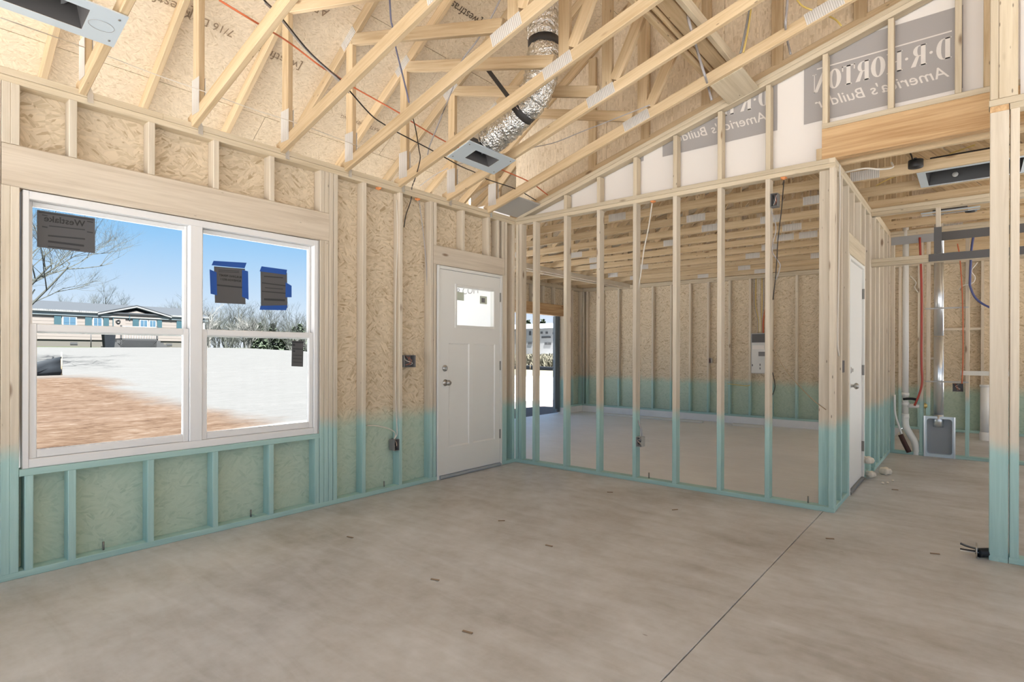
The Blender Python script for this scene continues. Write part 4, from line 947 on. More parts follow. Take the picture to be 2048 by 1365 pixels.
cable('grey cable dropping to the rake near the printed housewrap', pl([(1575, -5), (1573, 25), (1571, 52)], 1, -0.55) + pl([(1575, 82), (1581, 108)], 1, -0.12), 0.009, 'cable_grey')
cable('yellow cable arching over the rake', pl([(1590, -5), (1605, 12), (1624, 20)], 1, -0.5), 0.006, 'cable_yellow')
cable('short yellow cable curling down to the rake', pl([(1657, 32), (1672, 40), (1683, 52)], 1, -0.15), 0.006, 'cable_yellow')
cable('white string line stretched through the trusses above the window', [P(0, 35, 1, -4.5), P(175, 97, 1, -4.02), P(300, 145, 1, -3.7), P(405, 182, 1, -3.41), P(510, 220, 1, -3.1), P(595, 247, 1, -2.79), P(715, 292, 1, -2.235)], 0.003, 'cable_white')
cable('white cable stapled down the stud to the low outlet box', [P(793, 400, 0, -0.03), P(795, 480, 0, -0.03), P(791, 600, 0, -0.02), P(791, 760, 0, -0.03), P(793, 840, 0, -0.03), P(794, 868, 0, -0.02), (-0.03, -1.705, 0.455)], 0.005, 'cable_white')
cable('white cable looping from the next bay to the low outlet box', [P(733, 852, 0, -0.06), P(750, 852, 0, -0.06), P(775, 857, 0, -0.05), P(790, 866, 0, -0.04), (-0.04, -1.69, 0.455)], 0.005, 'cable_white')
cable('white cable rising along the stud above the low outlet box', [P(797, 832, 0, -0.02), P(794, 845, 0, -0.03), P(795, 868, 0, -0.03), (-0.035, -1.70, 0.455)], 0.005, 'cable_white')
cable('dark cable hanging on the stud left of the front door', [P(838, 400, 0, -0.05), P(848, 480, 0, -0.05), P(854, 560, 0, -0.05), P(857, 680, 0, -0.05), P(858, 742, 0, -0.05)], 0.005, 'cable_grey')
cable('grey cable bowed along the partition stud to its low outlet box', [P(1274, 700, 1, 0.05), P(1276, 760, 1, 0.05), P(1274, 830, 1, 0.05), P(1282, 858, 1, 0.04), (1.545, 0.04, 0.435)], 0.006, 'cable_grey')
cable('white cable hanging through the top plate of the partition', [P(1305, 400, 1, 0.05), P(1298, 450, 1, 0.05), P(1288, 500, 1, 0.05), P(1282, 545, 1, 0.06), P(1275, 600, 1, 0.05), P(1276, 700, 1, 0.05)], 0.006, 'cable_white')
cable('grey cable weaving down from the high box on the partition', [P(1541, 418, 1, 0.04), P(1552, 455, 1, 0.05), P(1546, 485, 1, 0.05), P(1545, 505, 1, 0.05), P(1558, 525, 1, 0.05), P(1560, 535, 1, 0.05), P(1552, 560, 1, 0.05)], 0.004, 'cable_grey')
cable('dark cable hanging straight beside the high box on the partition', [P(1568, 358, 1, 0.05), P(1563, 420, 1, 0.05), P(1556, 480, 1, 0.05), P(1552, 545, 1, 0.05), P(1546, 600, 1, 0.06)], 0.004, 'cable_black')
cable('thin brown cord slung from the partition stud to the corner post', [P(1546, 700, 1, 0.06), P(1575, 745, 1, 0.06), P(1620, 795, 1, 0.055), P(1652, 820, 1, 0.050)], 0.004, 'stake')
cable('white cable running down the hall stud to the switch box', [P(1679, 330, 0, 3.195), P(1680, 400, 0, 3.195), P(1677, 560, 0, 3.195), P(1675, 680, 0, 3.195), P(1678, 712, 0, 3.195)], 0.007, 'cable_white')
cable('white cable pair crossing the hall trusses', [P(1690, 345, 2, H - 0.02), P(1730, 337, 2, H - 0.02), P(1760, 339, 2, H - 0.02), P(1785, 335, 2, H - 0.02), P(1783, 325, 2, H + 0.05)], 0.007, 'cable_white')
cable('yellow cable slanting above the hall trusses', [P(1752, 372, 2, H + 0.12), P(1770, 362, 2, H + 0.12), P(1792, 352, 2, H + 0.12)], 0.006, 'cable_yellow')
cable('yellow cable slanting above the hall return boot', [P(1880, 318, 2, H + 0.3), P(1905, 306, 2, H + 0.3), P(1950, 290, 2, H + 0.3)], 0.006, 'cable_yellow')
cable('white cable looping on the rear wall of the laundry', [P(1820, 552, 1, RY - .02), P(1832, 565, 1, RY - .02), P(1829, 575, 1, RY - .02), P(1836, 585, 1, RY - .02)], 0.008, 'cable_white')
cable('white cable looped high on the laundry stud', [P(1955, 525, 1, 3.49), P(1943, 542, 1, 3.49), P(1950, 555, 1, 3.49), P(1945, 566, 1, 3.49), P(1925, 572, 1, 3.49), P(1918, 580, 1, 3.49)], 0.006, 'cable_white')
cable('bare cable across the rear garage wall studs', [P(1455, 768, 1, RY - .03), P(1490, 772, 1, RY - .03), P(1500, 771, 1, RY - .03)], 0.007, 'cable_yellow')
cable('dark cable drooping from the breaker panel', [P(1545, 745, 1, RY - .03), P(1550, 775, 1, RY - .03), P(1540, 800, 1, RY - .03)], 0.007, 'cable_black')
cable('orange cable on the laundry stud', [P(1915, 488, 1, 3.48), P(1920, 520, 1, 3.48), P(1925, 600, 1, 3.48), P(1926, 700, 1, 3.48), P(1924, 768, 1, 3.48)], 0.006, 'cable_orange')

# ================================================================== PLUMBING AND LAUNDRY
xr = P(1843, 700, 1, 3.48).x
cable('red water pipe coming down the laundry wall', [(xr - .02, 3.47, 2.66), (xr, 3.47, 2.0), (xr, 3.47, 1.2), P(1844, 765, 1, 3.47), P(1838, 790, 1, 3.47), P(1829, 812, 1, 3.47)], 0.012, 'pex_red', 'water_pipe', cat='pipe')
cable('blue water pipe bending across the laundry wall', [P(1948, 466, 1, 3.47), P(1943, 500, 1, 3.47), P(1940, 560, 1, 3.47), P(1941, 575, 1, 3.47), P(1950, 595, 1, 3.47), P(1965, 608, 1, 3.47), P(1990, 620, 1, 3.47)], 0.012, 'pex_blue', 'water_pipe', cat='pipe')
vp = empty('vent_pipe', (P(1811, 700, 1, 3.53).x, 3.53, 0), label='white plastic waste pipe with an elbow at the slab', cat='pipe')
tube('riser', [(0, 0, 0.46), (0, 0, 2.9)], 0.034, 'pvc', vp, 14, False)
tube('elbow', [(0, 0, 0.50), (0, 0, 0.36), (0.04, 0, 0.26), (0.09, 0, 0.17), (0.11, 0, 0.08), (0.11, 0, -0.02)], 0.040, 'pvc', vp, 14)
for z in (0.46, 0.62, 0.74): lathe('coupling', [(0.034, -0.02), (0.040, -0.018), (0.040, 0.018), (0.034, 0.02)], 'pvc', vp, (0, 0, z))
tube('branch', [(0.02, 0, 0.60), (0.16, 0, 0.60)], 0.026, 'pvc', vp, 12, False)
lathe('cap', [(0.0001, 0.035), (0.03, 0.03), (0.034, 0.0)], 'brass', vp, (0.19, -0.01, 0.61), 'X')
tube('valve', [(-0.02, -0.03, 0.68), (0.06, -0.04, 0.69), (0.12, -0.03, 0.68)], 0.016, 'black', vp, 8)
cable('brown tube leaning into the slab beside the waste pipe', [P(1801, 870, 1, 3.5), P(1808, 885, 1, 3.5), P(1818, 905, 1, 3.5)], 0.030, 'rust', 'sleeve_tube', cat='pipe')
cable('white water line slanting to the waste pipe', [P(1789, 790, 1, 3.47), P(1790, 826, 1, 3.47), P(1797, 850, 1, 3.47), P(1803, 868, 1, 3.47)], 0.012, 'pvc', 'water_pipe', cat='pipe')
db = empty('dryer_box', (3.715, LY - 0.004, 0), label='galvanized recessed dryer vent box at the foot of the laundry wall', cat='dryer box')
bw, bh, bd = 0.288, 0.49, 0.095
def rrect(w_, z0, z1, r, n=5):
    o = []
    for cx_, cz_, a0 in ((w_ - r, z0 + r, -PI / 2), (w_ - r, z1 - r, 0), (-w_ + r, z1 - r, PI / 2), (-w_ + r, z0 + r, PI)):
        for k in range(n + 1): t = a0 + (PI / 2) * k / n; o.append((cx_ + r * math.cos(t), cz_ + r * math.sin(t)))
    return o
ro = rrect(bw / 2, 0.0, bh, 0.004); ri = rrect(bw / 2 - 0.022, 0.035, bh - 0.028, 0.035); n_ = len(ro)
v = [(x, 0, z) for x, z in ro] + [(x, 0, z) for x, z in ri] + [(x, bd, z) for x, z in ri]; f = []
for k in range(n_): m_ = (k + 1) % n_; f += [(k, m_, n_ + m_, n_ + k), (n_ + k, n_ + m_, 2 * n_ + m_, 2 * n_ + k)]
mesh_obj('shell', v, f, 'boot_metal', db); mesh_obj('back_panel', v[2 * n_:], [tuple(range(n_))], 'box_back_shade', db, fix=False)
for sx_ in (-1, 1): B('side_flange', db, sx_ * bw / 2 - 0.008, sx_ * bw / 2 + 0.008, -0.012, 0.004, 0, bh, 'galvanized', 0.001)
dvp = empty('dryer_vent', (3.705, LY + 0.045, 0.36), label='tall galvanized round vent pipe rising from the dryer box', cat='pipe')
for k in range(3):
    z = 0.0 if k == 0 else 0.15 + (k - 1) * 0.95; z1 = 0.148 if k == 0 else z + 0.94
    tube('section', [(0, 0, z), (0, 0, z1)], 0.0505 - 0.001 * k, 'galvanized', dvp, 20, False)
tube('section', [(0, 0, 2.05), (0, 0, 2.6)], 0.049, 'galvanized', dvp, 20, False)
for z in (0.9, 1.78): tag(B('pipe_strap', None, 3.575, 3.985, LY - 0.012, LY - 0.008, z, z + 0.018, 'box_light', 0), 'thin steel strap across the vent pipe, the %s one' % ('lower' if z < 1 else 'upper'), 'strap')
q0, q1 = P(1921, 742, 1, 3.48), P(1965, 752, 1, 3.48)
tag(B('blocking_board', None, q0.x, q0.x + 0.45, 3.486, 3.498, q1.z, q0.z, 'lumber_pale', 0.001), 'white backer board nailed across the laundry studs', 'board')
sp_ = P(1970, 770, 1, 5.6)
wpp = empty('drain_pipe', (sp_.x, 5.6, 0), label='white upright drain pipe standing beyond the laundry', cat='pipe')
tube('riser', [(0, 0, 0.12), (0, 0, 0.80)], 0.055, 'pvc', wpp, 14, False); lathe('base', [(0.06, -0.01), (0.065, 0.1), (0.055, 0.12)], 'pvc', wpp, (0, 0, 0)); lathe('collar', [(0.055, -0.03), (0.062, -0.03), (0.062, 0.0), (0.055, 0.0)], 'pvc', wpp, (0, 0, 0.80))
# stub of conduit with wires by the end post
cs = P(1948, 1104, 2, 0.045); cs.y += 0.03
cst = empty('conduit_stub', (cs.x, cs.y, 0), label='black conduit stub with a steel ring and loose wire ends beside the end post', cat='conduit')
tube('sleeve', [(0.02, 0.0, 0.035), (0.06, 0.03, 0.036), (0.11, 0.09, 0.033)], 0.028, 'black', cst, 12)
lathe('ring', [(0.020, -0.004), (0.046, -0.004), (0.048, 0.0), (0.046, 0.004), (0.020, 0.004)], 'nickel', cst, (0.012, 0, 0.048), 'X')
for dy, dz, m in ((-0.02, 0.0, 'cable_black'), (0.015, 0.012, 'cable_black'), (0.0, 0.02, 'hinge'), (0.0, -0.012, 'pvc')): tube('wire_end', [(0.03, dy * .5, 0.045 + dz * .6), (-0.03, dy, 0.045 + dz), (-0.065, dy * 1.6, 0.048 + dz * 1.4)], 0.005, m, cst, 6)
# spray foam lumps by the garage door foot
random.seed(11)
def lump(label, x, y, z, r):
    bm = bmesh.new(); bmesh.ops.create_icosphere(bm, subdivisions=3, radius=r)
    for q in bm.verts: q.co *= 0.85 + 0.22 * math.sin(q.co.x / r * 4 + 1) * math.sin(q.co.y / r * 5 + r * 90) + random.uniform(-.06, .06); q.co.z *= 0.75
    me = bpy.data.meshes.new('foam'); bm.to_mesh(me); bm.free()
    for p in me.polygons: p.use_smooth = True
    o = link('foam_lump', me, 'foam', None, (x, y, z)); return tag(o, label, 'foam')
lump('dried spray foam lump at the hinge side foot of the garage door', 3.225, 1.56, 0.19, 0.055)
lump('dried spray foam lump low under the hinge side of the garage door', 3.24, 1.60, 0.045, 0.05)
lump('dried spray foam lump on the floor by the hall post', 3.33, 1.93, 0.035, 0.06)
for k, (a, b) in enumerate(((1765, 967), (1775, 966), (1786, 962))):
    q = P(a, b, 2, 0.008); o = lump('small crumb of dried foam on the hall floor', q.x, q.y, 0.009, 0.016 - .002 * k); o['group'] = 'foam crumbs on the hall floor'
for lab, q in (('orange fire foam blob under the partition plate beside the white cable', P(1306, 394, 1, 0.03)), ('orange fire foam blob under the partition plate above the high box', P(1567, 360, 1, 0.03)), ('orange fire foam blob under the top plate of the window wall', P(757, 397, 0, -0.03)), ('orange fire foam blob under the top plate over the front door', P(835, 411, 0, -0.03))):
    o = lump(lab, q.x, q.y, 2.690, 0.026); o.data.materials.clear(); o.data.materials.append(MATS['fire_foam'])
# lumber on the garage floor
def lum(label, x0, x1, y0, y1, h): tag(B('loose_lumber', None, x0, x1, y0, y1, -0.1395, -0.1395 + h, 'lumber_pale'), label, 'lumber')
lum('long pale board lying on the garage floor by the rear wall', -2.55, -0.12, 6.02, 6.11, 0.04); lum('short pale board lying on the garage floor by the rear wall', 0.47, 1.02, 6.02, 6.11, 0.045)
lum('short pale offcut lying on the sill of the partition bay', 2.05, 2.2, 5.7, 5.8, 0.02) if False else None
# scraps on the slab
for a, b, an, where in ((870, 1160, .3, 'on open slab before the window'), (1003, 1042, .8, 'on the slab before the front door'), (1098, 1092, 0.1, 'on the slab halfway to the partition'), (1220, 985, .6, 'close to the foot of the partition'),
                        (935, 1265, .2, 'far out in the open slab'), (1660, 1078, .5, 'beside the saw joint by the corner post'), (1790, 980, .1, 'on the hall floor near the foam crumbs'), (1870, 1108, .4, 'near the conduit stub'),
                        (1350, 1020, 1.0, 'under the fifth stud of the partition'), (700, 1075, .2, 'near the sole plate of the window wall')):
    q = P(a, b, 2, 0.003); o = B('wood_chip', None, -0.025, 0.025, -0.006, 0.006, 0.0005, 0.005, 'ink_soft', 0.001); o.location = (q.x, q.y, 0.0031); o.rotation_euler = (0, 0, an)
    tag(o, 'small dark wood chip lying ' + where, 'chip', 'wood chips on the slab')

# ================================================================== OUTDOORS
def ss(a, b, x):
    t = max(0.0, min(1.0, (x - a) / (b - a))); return t * t * (3 - 2 * t)
def terr(x, y): return -0.24 + 1.78 * ss(9, 40, -x) * (1 - ss(16, 26, y)) + 0.03 * math.sin(x * 0.9 + y * 0.4) * ss(4, 8, -x)
def tri_strip(xs, ys, hole=None):
    v = []; f = []; ny = len(ys)
    for x in xs:
        for y in ys: v.append((x, y, terr(x, y)))
    for i in range(len(xs) - 1):
        for j in range(ny - 1):
            cx_, cy_ = (xs[i] + xs[i + 1]) / 2, (ys[j] + ys[j + 1]) / 2
            if hole and hole(cx_, cy_): continue
            a = i * ny + j; f.append((a, a + ny, a + ny + 1, a + 1))
    return v, f
xs = [-170, -130, -100, -80, -65, -55, -48] + [-44 + 1.0 * k for k in range(41)] + [-3.42, -1.8, -0.10, 3.0, 6.5, 9.25, 14, 20, 30, 45, 70, 110]
ys = [-90, -60, -40, -28, -20, -14, -9.0] + [-8 + 1.0 * k for k in range(8)] + [0.03, 1.5, 3.0, 4.5, 5.6, 6.6] + [8 + 1.5 * k for k in range(24)] + [50, 65, 85, 110, 150]
inside = lambda x, y: (-0.1 < x < 9.25 and -9 < y < 6.6) or (-3.42 < x < -0.1 and 0.03 < y < 6.6)
v, f = tri_strip(xs, ys, inside)
gd = mesh_obj('ground', v, f, 'yard', smooth=True); tag(gd, 'open lot of red clay and bleached sand in front of the house', None, None, 'structure')
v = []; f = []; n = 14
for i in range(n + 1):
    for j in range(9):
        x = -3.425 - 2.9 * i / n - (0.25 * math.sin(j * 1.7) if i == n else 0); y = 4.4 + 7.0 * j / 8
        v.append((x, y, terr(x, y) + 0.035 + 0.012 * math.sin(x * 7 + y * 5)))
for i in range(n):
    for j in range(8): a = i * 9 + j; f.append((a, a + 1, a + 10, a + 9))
tag(mesh_obj('ground_shade', v, f, 'shade_strip', smooth=True), 'dark ground strip painted as house shade right outside the garage doorway', None, None, 'structure')

# ---- manufactured home across the lot (facade along the plane X = -42.7)
HXm = -42.7; HY0, HY1 = -6.0, 13.9
hm = empty('mobile_home', (HXm, 4, terr(HXm, 4)), label='long pale manufactured home with dark roof and blue shutters across the lot', cat='house')
hm.location = (0, 0, 0)
B('wall', hm, HXm - 8.2, HXm, HY0, HY1, 2.04, 3.70, 'siding', 0)
for k in range(8): B('siding_course', hm, HXm, HXm + 0.012, HY0, HY1, 2.06 + 0.2 * k, 2.06 + 0.2 * k + 0.185, 'siding', 0)
B('corner_trim', hm, HXm, HXm + 0.04, HY1 - 0.12, HY1, 2.04, 3.66, 'home_white', 0)
B('skirting', hm, HXm - 8.1, HXm - 0.04, HY0, HY1 - 0.05, 1.3, 2.04, 'skirting', 0)
for y in (5.4, 11.2): B('skirt_vent', hm, HXm - 0.04, HXm - 0.02, y, y + 0.4, 1.72, 1.88, 'lattice', 0)
B('soffit', hm, HXm, HXm + 0.09, HY0, HY1 + 0.25, 3.66, 3.70, 'soffit', 0); B('frieze', hm, HXm, HXm + 0.03, HY0, HY1, 3.64, 3.90, 'soffit', 0)
B('fascia', hm, HXm + 0.07, HXm + 0.12, HY0, 7.25, 3.90, 4.02, 'home_white', 0); B('fascia', hm, HXm + 0.07, HXm + 0.12, 11.12, HY1 + 0.3, 3.90, 4.02, 'home_white', 0)
v = [(HXm + 0.12, HY0 - .3, 4.02), (HXm + 0.12, HY1 + .3, 4.02), (HXm - 4.1, HY1 + .3, 4.86), (HXm - 4.1, HY0 - .3, 4.86), (HXm - 8.5, HY1 + .3, 4.02), (HXm - 8.5, HY0 - .3, 4.02)]
v += [(a, b, c - 0.10) for a, b, c in v]
mesh_obj('roof', v, [(0, 1, 2, 3), (3, 2, 4, 5), (6, 9, 8, 7), (9, 11, 10, 8), (0, 6, 7, 1), (1, 7, 8, 2), (2, 8, 10, 4), (4, 10, 11, 5), (5, 11, 9, 3), (3, 9, 6, 0)], 'home_roof', hm)
gv = [(HXm + 0.05, 7.25, 3.66), (HXm + 0.05, 11.12, 3.66), (HXm + 0.05, 9.22, 4.22)]
mesh_obj('gable_wall', gv, [(0, 1, 2)], 'siding', hm, fix=False)
def dorm(name, dz, th, x0, x1, mat):
    q = [(6.9, 3.86), (9.22, 4.50), (11.5, 3.86)]
    v = []; 
    for x in (x0, x1):
        for y, z in q: v += [(x, y, z + dz), (x, y, z + dz - th)]
    f = []
    for k in (0, 2): f += [(k, k + 2, k + 3, k + 1), (6 + k, 7 + k, 9 + k, 8 + k), (k, 6 + k, 8 + k, k + 2), (k + 1, k + 3, 9 + k, 7 + k)]
    f += [(0, 1, 7, 6), (4, 10, 11, 5)]
    mesh_obj(name, v, f, mat, hm)
dorm('gable_fascia', 0.06, 0.11, HXm + 0.12, HXm + 0.17, 'home_white'); dorm('gable_soffit', -0.05, 0.05, HXm + 0.0, HXm + 0.12, 'soffit'); dorm('gable_roof', 0.11, 0.07, HXm - 3.2, HXm + 0.175, 'home_roof')
def hwin(y0, y1, sl, sr, z0=2.75, z1=3.62):
    fr = B('window', hm, HXm + 0.01, HXm + 0.05, y0, y1, z0, z1, 'home_white', 0)
    w_ = (y1 - y0 - .12) / 2
    for k in (0, 1):
        for j in (0, 1):
            q = B('pane', fr, 0, 0.02, 0, w_ - 0.03, 0, (z1 - z0 - .14) / 2, 'home_glass', 0)
            q.parent = fr; q.matrix_parent_inverse = Matrix.Identity(4)
            q.matrix_local = (Matrix.Translation(fr.location) @ fr.rotation_euler.to_matrix().to_4x4()).inverted() @ (Matrix.Translation((HXm + 0.055, y0 + 0.06 + w_ * (k + .5), z0 + 0.06 + ((z1 - z0 - .12) / 2) * (j + .5))) @ q.rotation_euler.to_matrix().to_4x4())
    if sl: B('shutter', hm, HXm + 0.012, HXm + 0.06, y0 - 0.42, y0 - 0.04, z0, z1, 'shutter', 0)
    if sr: B('shutter', hm, HXm + 0.012, HXm + 0.06, y1 + 0.04, y1 + 0.36, z0, z1, 'shutter', 0)
hwin(4.95, 5.75, True, False); hwin(6.62, 7.20, True, True); hwin(9.42, 9.98, True, False, 2.75, 3.60); hwin(10.02, 10.52, False, True, 2.75, 3.60); hwin(12.3, 13.0, True, False); hwin(1.0, 1.9, True, True)
B('door', hm, HXm + 0.012, HXm + 0.05, 7.82, 8.55, 2.12, 3.66, 'siding', 0); B('door_frame', hm, HXm + 0.012, HXm + 0.07, 7.78, 7.83, 2.1, 3.7, 'shutter', 0); B('door_frame', hm, HXm + 0.012, HXm + 0.07, 7.78, 8.35, 3.64, 3.69, 'shutter', 0)
lathe('wreath', [(0.06, 0.0), (0.11, 0.04), (0.16, 0.0)], 'black', hm, (HXm + 0.06, 8.1, 3.38), 'X', 12)
sg_ = B('sign', hm, HXm + 0.02, HXm + 0.05, 8.70, 8.84, 3.55, 3.85, 'shutter', 0); sg_.rotation_euler[0] += -0.5
# deck with lattice skirt and stairs
dk = empty('deck', (HXm + 1.2, 8.8, 1.5), label='raised deck with lattice skirt, railing and stairs in front of the pale home', cat='deck')
dk.location = (0, 0, 0)
B('deck_floor', dk, HXm + .02, HXm + 2.2, 7.65, 9.9, 2.06, 2.16, 'lattice', 0)
for k in range(15): 
    B('baluster', dk, HXm + 2.14, HXm + 2.18, 7.70 + 0.155 * k, 7.74 + 0.155 * k, 2.16, 2.95, 'home_white', 0)
B('rail', dk, HXm + 2.12, HXm + 2.2, 7.65, 9.9, 2.93, 3.0, 'home_white', 0)
for y in (7.65, 9.82): B('post', dk, HXm + 2.1, HXm + 2.2, y, y + 0.09, 1.45, 3.05, 'lattice', 0)
random.seed(5)
for sg_ in (1, -1):
    for k in range(26):
        y = 7.2 + k * 0.12; x_ = HXm + 2.2 + (0.015 if sg_ > 0 else 0.0)
        y1_ = y + sg_ * 0.56
        ya, yb = min(y, y1_), max(y, y1_)
        if ya < 7.4 or yb > 9.9: continue
        v = [(x_, y, 1.50), (x_, y + 0.035, 1.50), (x_, y1_ + 0.035, 2.06), (x_, y1_, 2.06)]
        v += [(a + 0.012, b, c) for a, b, c in v]
        mesh_obj('lattice_strip', v, [(0, 1, 2, 3), (7, 6, 5, 4), (0, 4, 5, 1), (1, 5, 6, 2), (2, 6, 7, 3), (3, 7, 4, 0)], 'lattice_strip', dk)
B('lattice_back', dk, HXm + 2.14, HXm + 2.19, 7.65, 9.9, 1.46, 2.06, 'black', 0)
for k in range(4): B('stair_tread', dk, HXm + 1.0, HXm + 2.1, 9.9 + 0.2 * k, 10.1 + 0.2 * k, 1.50, 2.04 - 0.14 * k, 'lattice', 0); B('stair_tread', dk, HXm + 1.0, HXm + 2.1, 7.45 - 0.2 * k, 7.65 - 0.2 * k, 1.48, 2.04 - 0.14 * k, 'lattice', 0)
bn = empty('trash_bin', (HXm + 3.0, 6.75, terr(HXm + 3.0, 6.75)), label='dark wheeled bin standing in front of the pale home', cat='bin')
mesh_obj('body', [(-.25, -.25, 0), (.25, -.25, 0), (.25, .25, 0), (-.25, .25, 0), (-.32, -.32, .95), (.32, -.32, .95), (.32, .32, .95), (-.32, .32, .95)], [(3, 2, 1, 0), (4, 5, 6, 7), (0, 1, 5, 4), (1, 2, 6, 5), (2, 3, 7, 6), (3, 0, 4, 7)], 'tarp', bn)
B('lid', bn, -.36, .36, -.35, .35, .95, 1.03, 'tarp', .01)
bp = empty('yard_post', (HXm + 2.6, 5.9, terr(HXm + 2.6, 5.9)), label='thin dark post in the yard left of the bin', cat='post'); tube('shaft', [(0, 0, -.1), (0, 0, 1.1)], 0.03, 'lattice', bp, 6, False); lathe('cap', [(0.0001, 0.05), (0.05, 0.02), (0.05, 0)], 'lattice', bp, (0, 0, 1.1), 'Z', 8)
# ---- silt fence ends
def silt(label, pts, h, sag=0.12):
    base = Vector((pts[0][0], pts[0][1], terr(*pts[0]))); r = empty('silt_fence', base, label=label, cat='fence')
    v = []; f = []; n = 0; L = []
    for (x0, y0), (x1, y1) in zip(pts[:-1], pts[1:]):
        for k in range(8): L.append((x0 + (x1 - x0) * k / 8, y0 + (y1 - y0) * k / 8, math.sin(PI * k / 8)))
    L.append((*pts[-1], 0))
    for i, (x, y, s_) in enumerate(L):
        zt = terr(x, y)
        for j in range(5): v.append(Vector((x + 0.05 * math.sin(i * 1.3 + j * 2), y, zt - 0.02 + (h - sag * s_) * j / 4)) - base)
    for i in range(len(L) - 1):
        for j in range(4): a = i * 5 + j; f.append((a, a + 5, a + 6, a + 1))
    o = mesh_obj('fabric', v, f, 'tarp', r, smooth=True, fix=False)
    so_ = o.modifiers.new('s', 'SOLIDIFY'); so_.thickness = 0.01
    for x, y in pts: tube('stake', [Vector((x, y, terr(x, y) - .1)) - base, Vector((x, y, terr(x, y) + h + 0.14)) - base], 0.022, 'stake', r, 6, False)
silt('black silt fence sagging between stakes at the edge of the clay', [(-20.7, -8.0), (-21.1, -5.2), (-21.4, -2.4), (-21.5, P(123, 744, 0, -21.5).y)], 0.70, 0.25)
silt('low black silt fence lying along the straw beyond the garage', [(-36, 33.0), (-31, 33.6), (-26, 34.2), (-21, 34.8), (-16, 35.4)], 0.42, 0.08)
# ---- white trailer and scrub beyond the garage doorway
q0 = P(1035, 690, 1, 52); q1 = P(1122, 690, 1, 52)
tb = empty('white_trailer', ((q0.x + q1.x) / 2, 52, terr(q0.x, 52)), label='long white trailer home seen through the garage doorway', cat='house')
tb.location = (0, 0, 0)
zt, zb = P(1090, 657, 1, 52).z, P(1090, 690, 1, 52).z
B('body', tb, q0.x - 8, q1.x + 4, 52, 55, -0.3, zt, 'home_white', 0.05)
v = [(q0.x - 8.3, 51.8, zt), (q1.x + 4.3, 51.8, zt), (q1.x + 4.3, 53.5, zt + 0.7), (q0.x - 8.3, 53.5, zt + 0.7), (q1.x + 4.3, 55.2, zt), (q0.x - 8.3, 55.2, zt)]
mesh_obj('roof', v, [(0, 1, 2, 3), (3, 2, 4, 5), (0, 3, 5), (1, 4, 2), (0, 5, 4, 1)], 'aluminium', tb)
for a, b, w_, h_ in ((1060, 667, 2, 4), (1083, 666, 2, 2), (1093, 666, 2, 2), (1107, 667, 2, 2), (1092, 675, 9, 1.5), (1060, 687, 4, 2), (1092, 688, 3, 2), (1099, 688, 3, 2)):
    c0, c1 = P(a - w_, b - h_, 1, 51.95), P(a + w_, b + h_, 1, 51.95); B('fitting', tb, c0.x, c1.x, 51.95, 52.0, c1.z, c0.z, 'lattice', 0)

# ---- trees
def branch(bm_v, bm_f, p, d, L, r, depth, rnd, spread, sides):
    n = 3; pts = [p]; q = p.copy(); dd = d.copy()
    for k in range(n):
        dd = (dd + Vector((rnd.uniform(-1, 1), rnd.uniform(-1, 1), rnd.uniform(-.5, .9))) * 0.13).normalized(); q = q + dd * (L / n); pts.append(q.copy())
    rr = [r * (1 - 0.5 * k / n) for k in range(n + 1)]
    b0 = len(bm_v); v, f = tube_data(pts, rr, sides, False); bm_v += v; bm_f += [tuple(i + b0 for i in t) for t in f]
    if depth == 0: return
    for k in range(rnd.choice((3, 4)) if depth > 1 else 4):
        t = rnd.uniform(0.35, 1.0); i = min(int(t * n), n - 1); o = pts[i].lerp(pts[i + 1], t * n - i)
        nd = (dd + Vector((rnd.uniform(-1, 1), rnd.uniform(-1, 1), rnd.uniform(-.35, .8))) * spread).normalized()
        branch(bm_v, bm_f, o, nd, L * rnd.uniform(0.55, 0.78), r * 0.5, depth - 1, rnd, spread, 4 if depth > 2 else 3)
def tree_mesh(seed, h, depth, mat, spread=0.85, r=0.11, multi=1):
    rnd = random.Random(seed); v = []; f = []
    for m in range(multi):
        d = Vector((rnd.uniform(-.3, .3) * (multi > 1), rnd.uniform(-.3, .3) * (multi > 1), 1)).normalized()
        branch(v, f, Vector((0, 0, -0.2)), d, h * 0.45, r, depth, rnd, spread, 6)
    me = bpy.data.meshes.new('branches'); me.from_pydata([tuple(q) for q in v], [], f); me.materials.append(MATS[mat]); return me
def pine_mesh(seed, h):
    rnd = random.Random(seed); v = []; f = []
    for k in range(900):
        z = h * (0.25 + 0.75 * rnd.random()); R_ = (1 - (z / h) ** 1.6) * h * 0.24 + 0.25; a = rnd.uniform(0, 2 * PI); rr = R_ * math.sqrt(rnd.random())
        c = Vector((rr * math.cos(a), rr * math.sin(a), z + rnd.uniform(-.2, .2))); s_ = rnd.uniform(0.25, 0.6)
        u = Vector((rnd.uniform(-1, 1), rnd.uniform(-1, 1), rnd.uniform(-.6, .6))).normalized() * s_; w_ = u.cross(Vector((rnd.uniform(-1, 1), rnd.uniform(-1, 1), 1))).normalized() * s_ * 0.5
        b0 = len(v); v += [c - u, c + w_, c + u, c - w_]; f.append((b0, b0 + 1, b0 + 2, b0 + 3))
    me = bpy.data.meshes.new('foliage'); me.from_pydata([tuple(q) for q in v], [], f); me.materials.append(MATS['leaf_green']); return me
tm = [tree_mesh(20 + k, 9.0, 5, 'bark', 0.8, 0.12, 1 + k % 2) for k in range(4)]; pm = [tree_mesh(40 + k, 6.0, 4, 'bark_pale', 0.9, 0.14, 3) for k in range(2)]; vm = [pine_mesh(60 + k, 9) for k in range(2)]
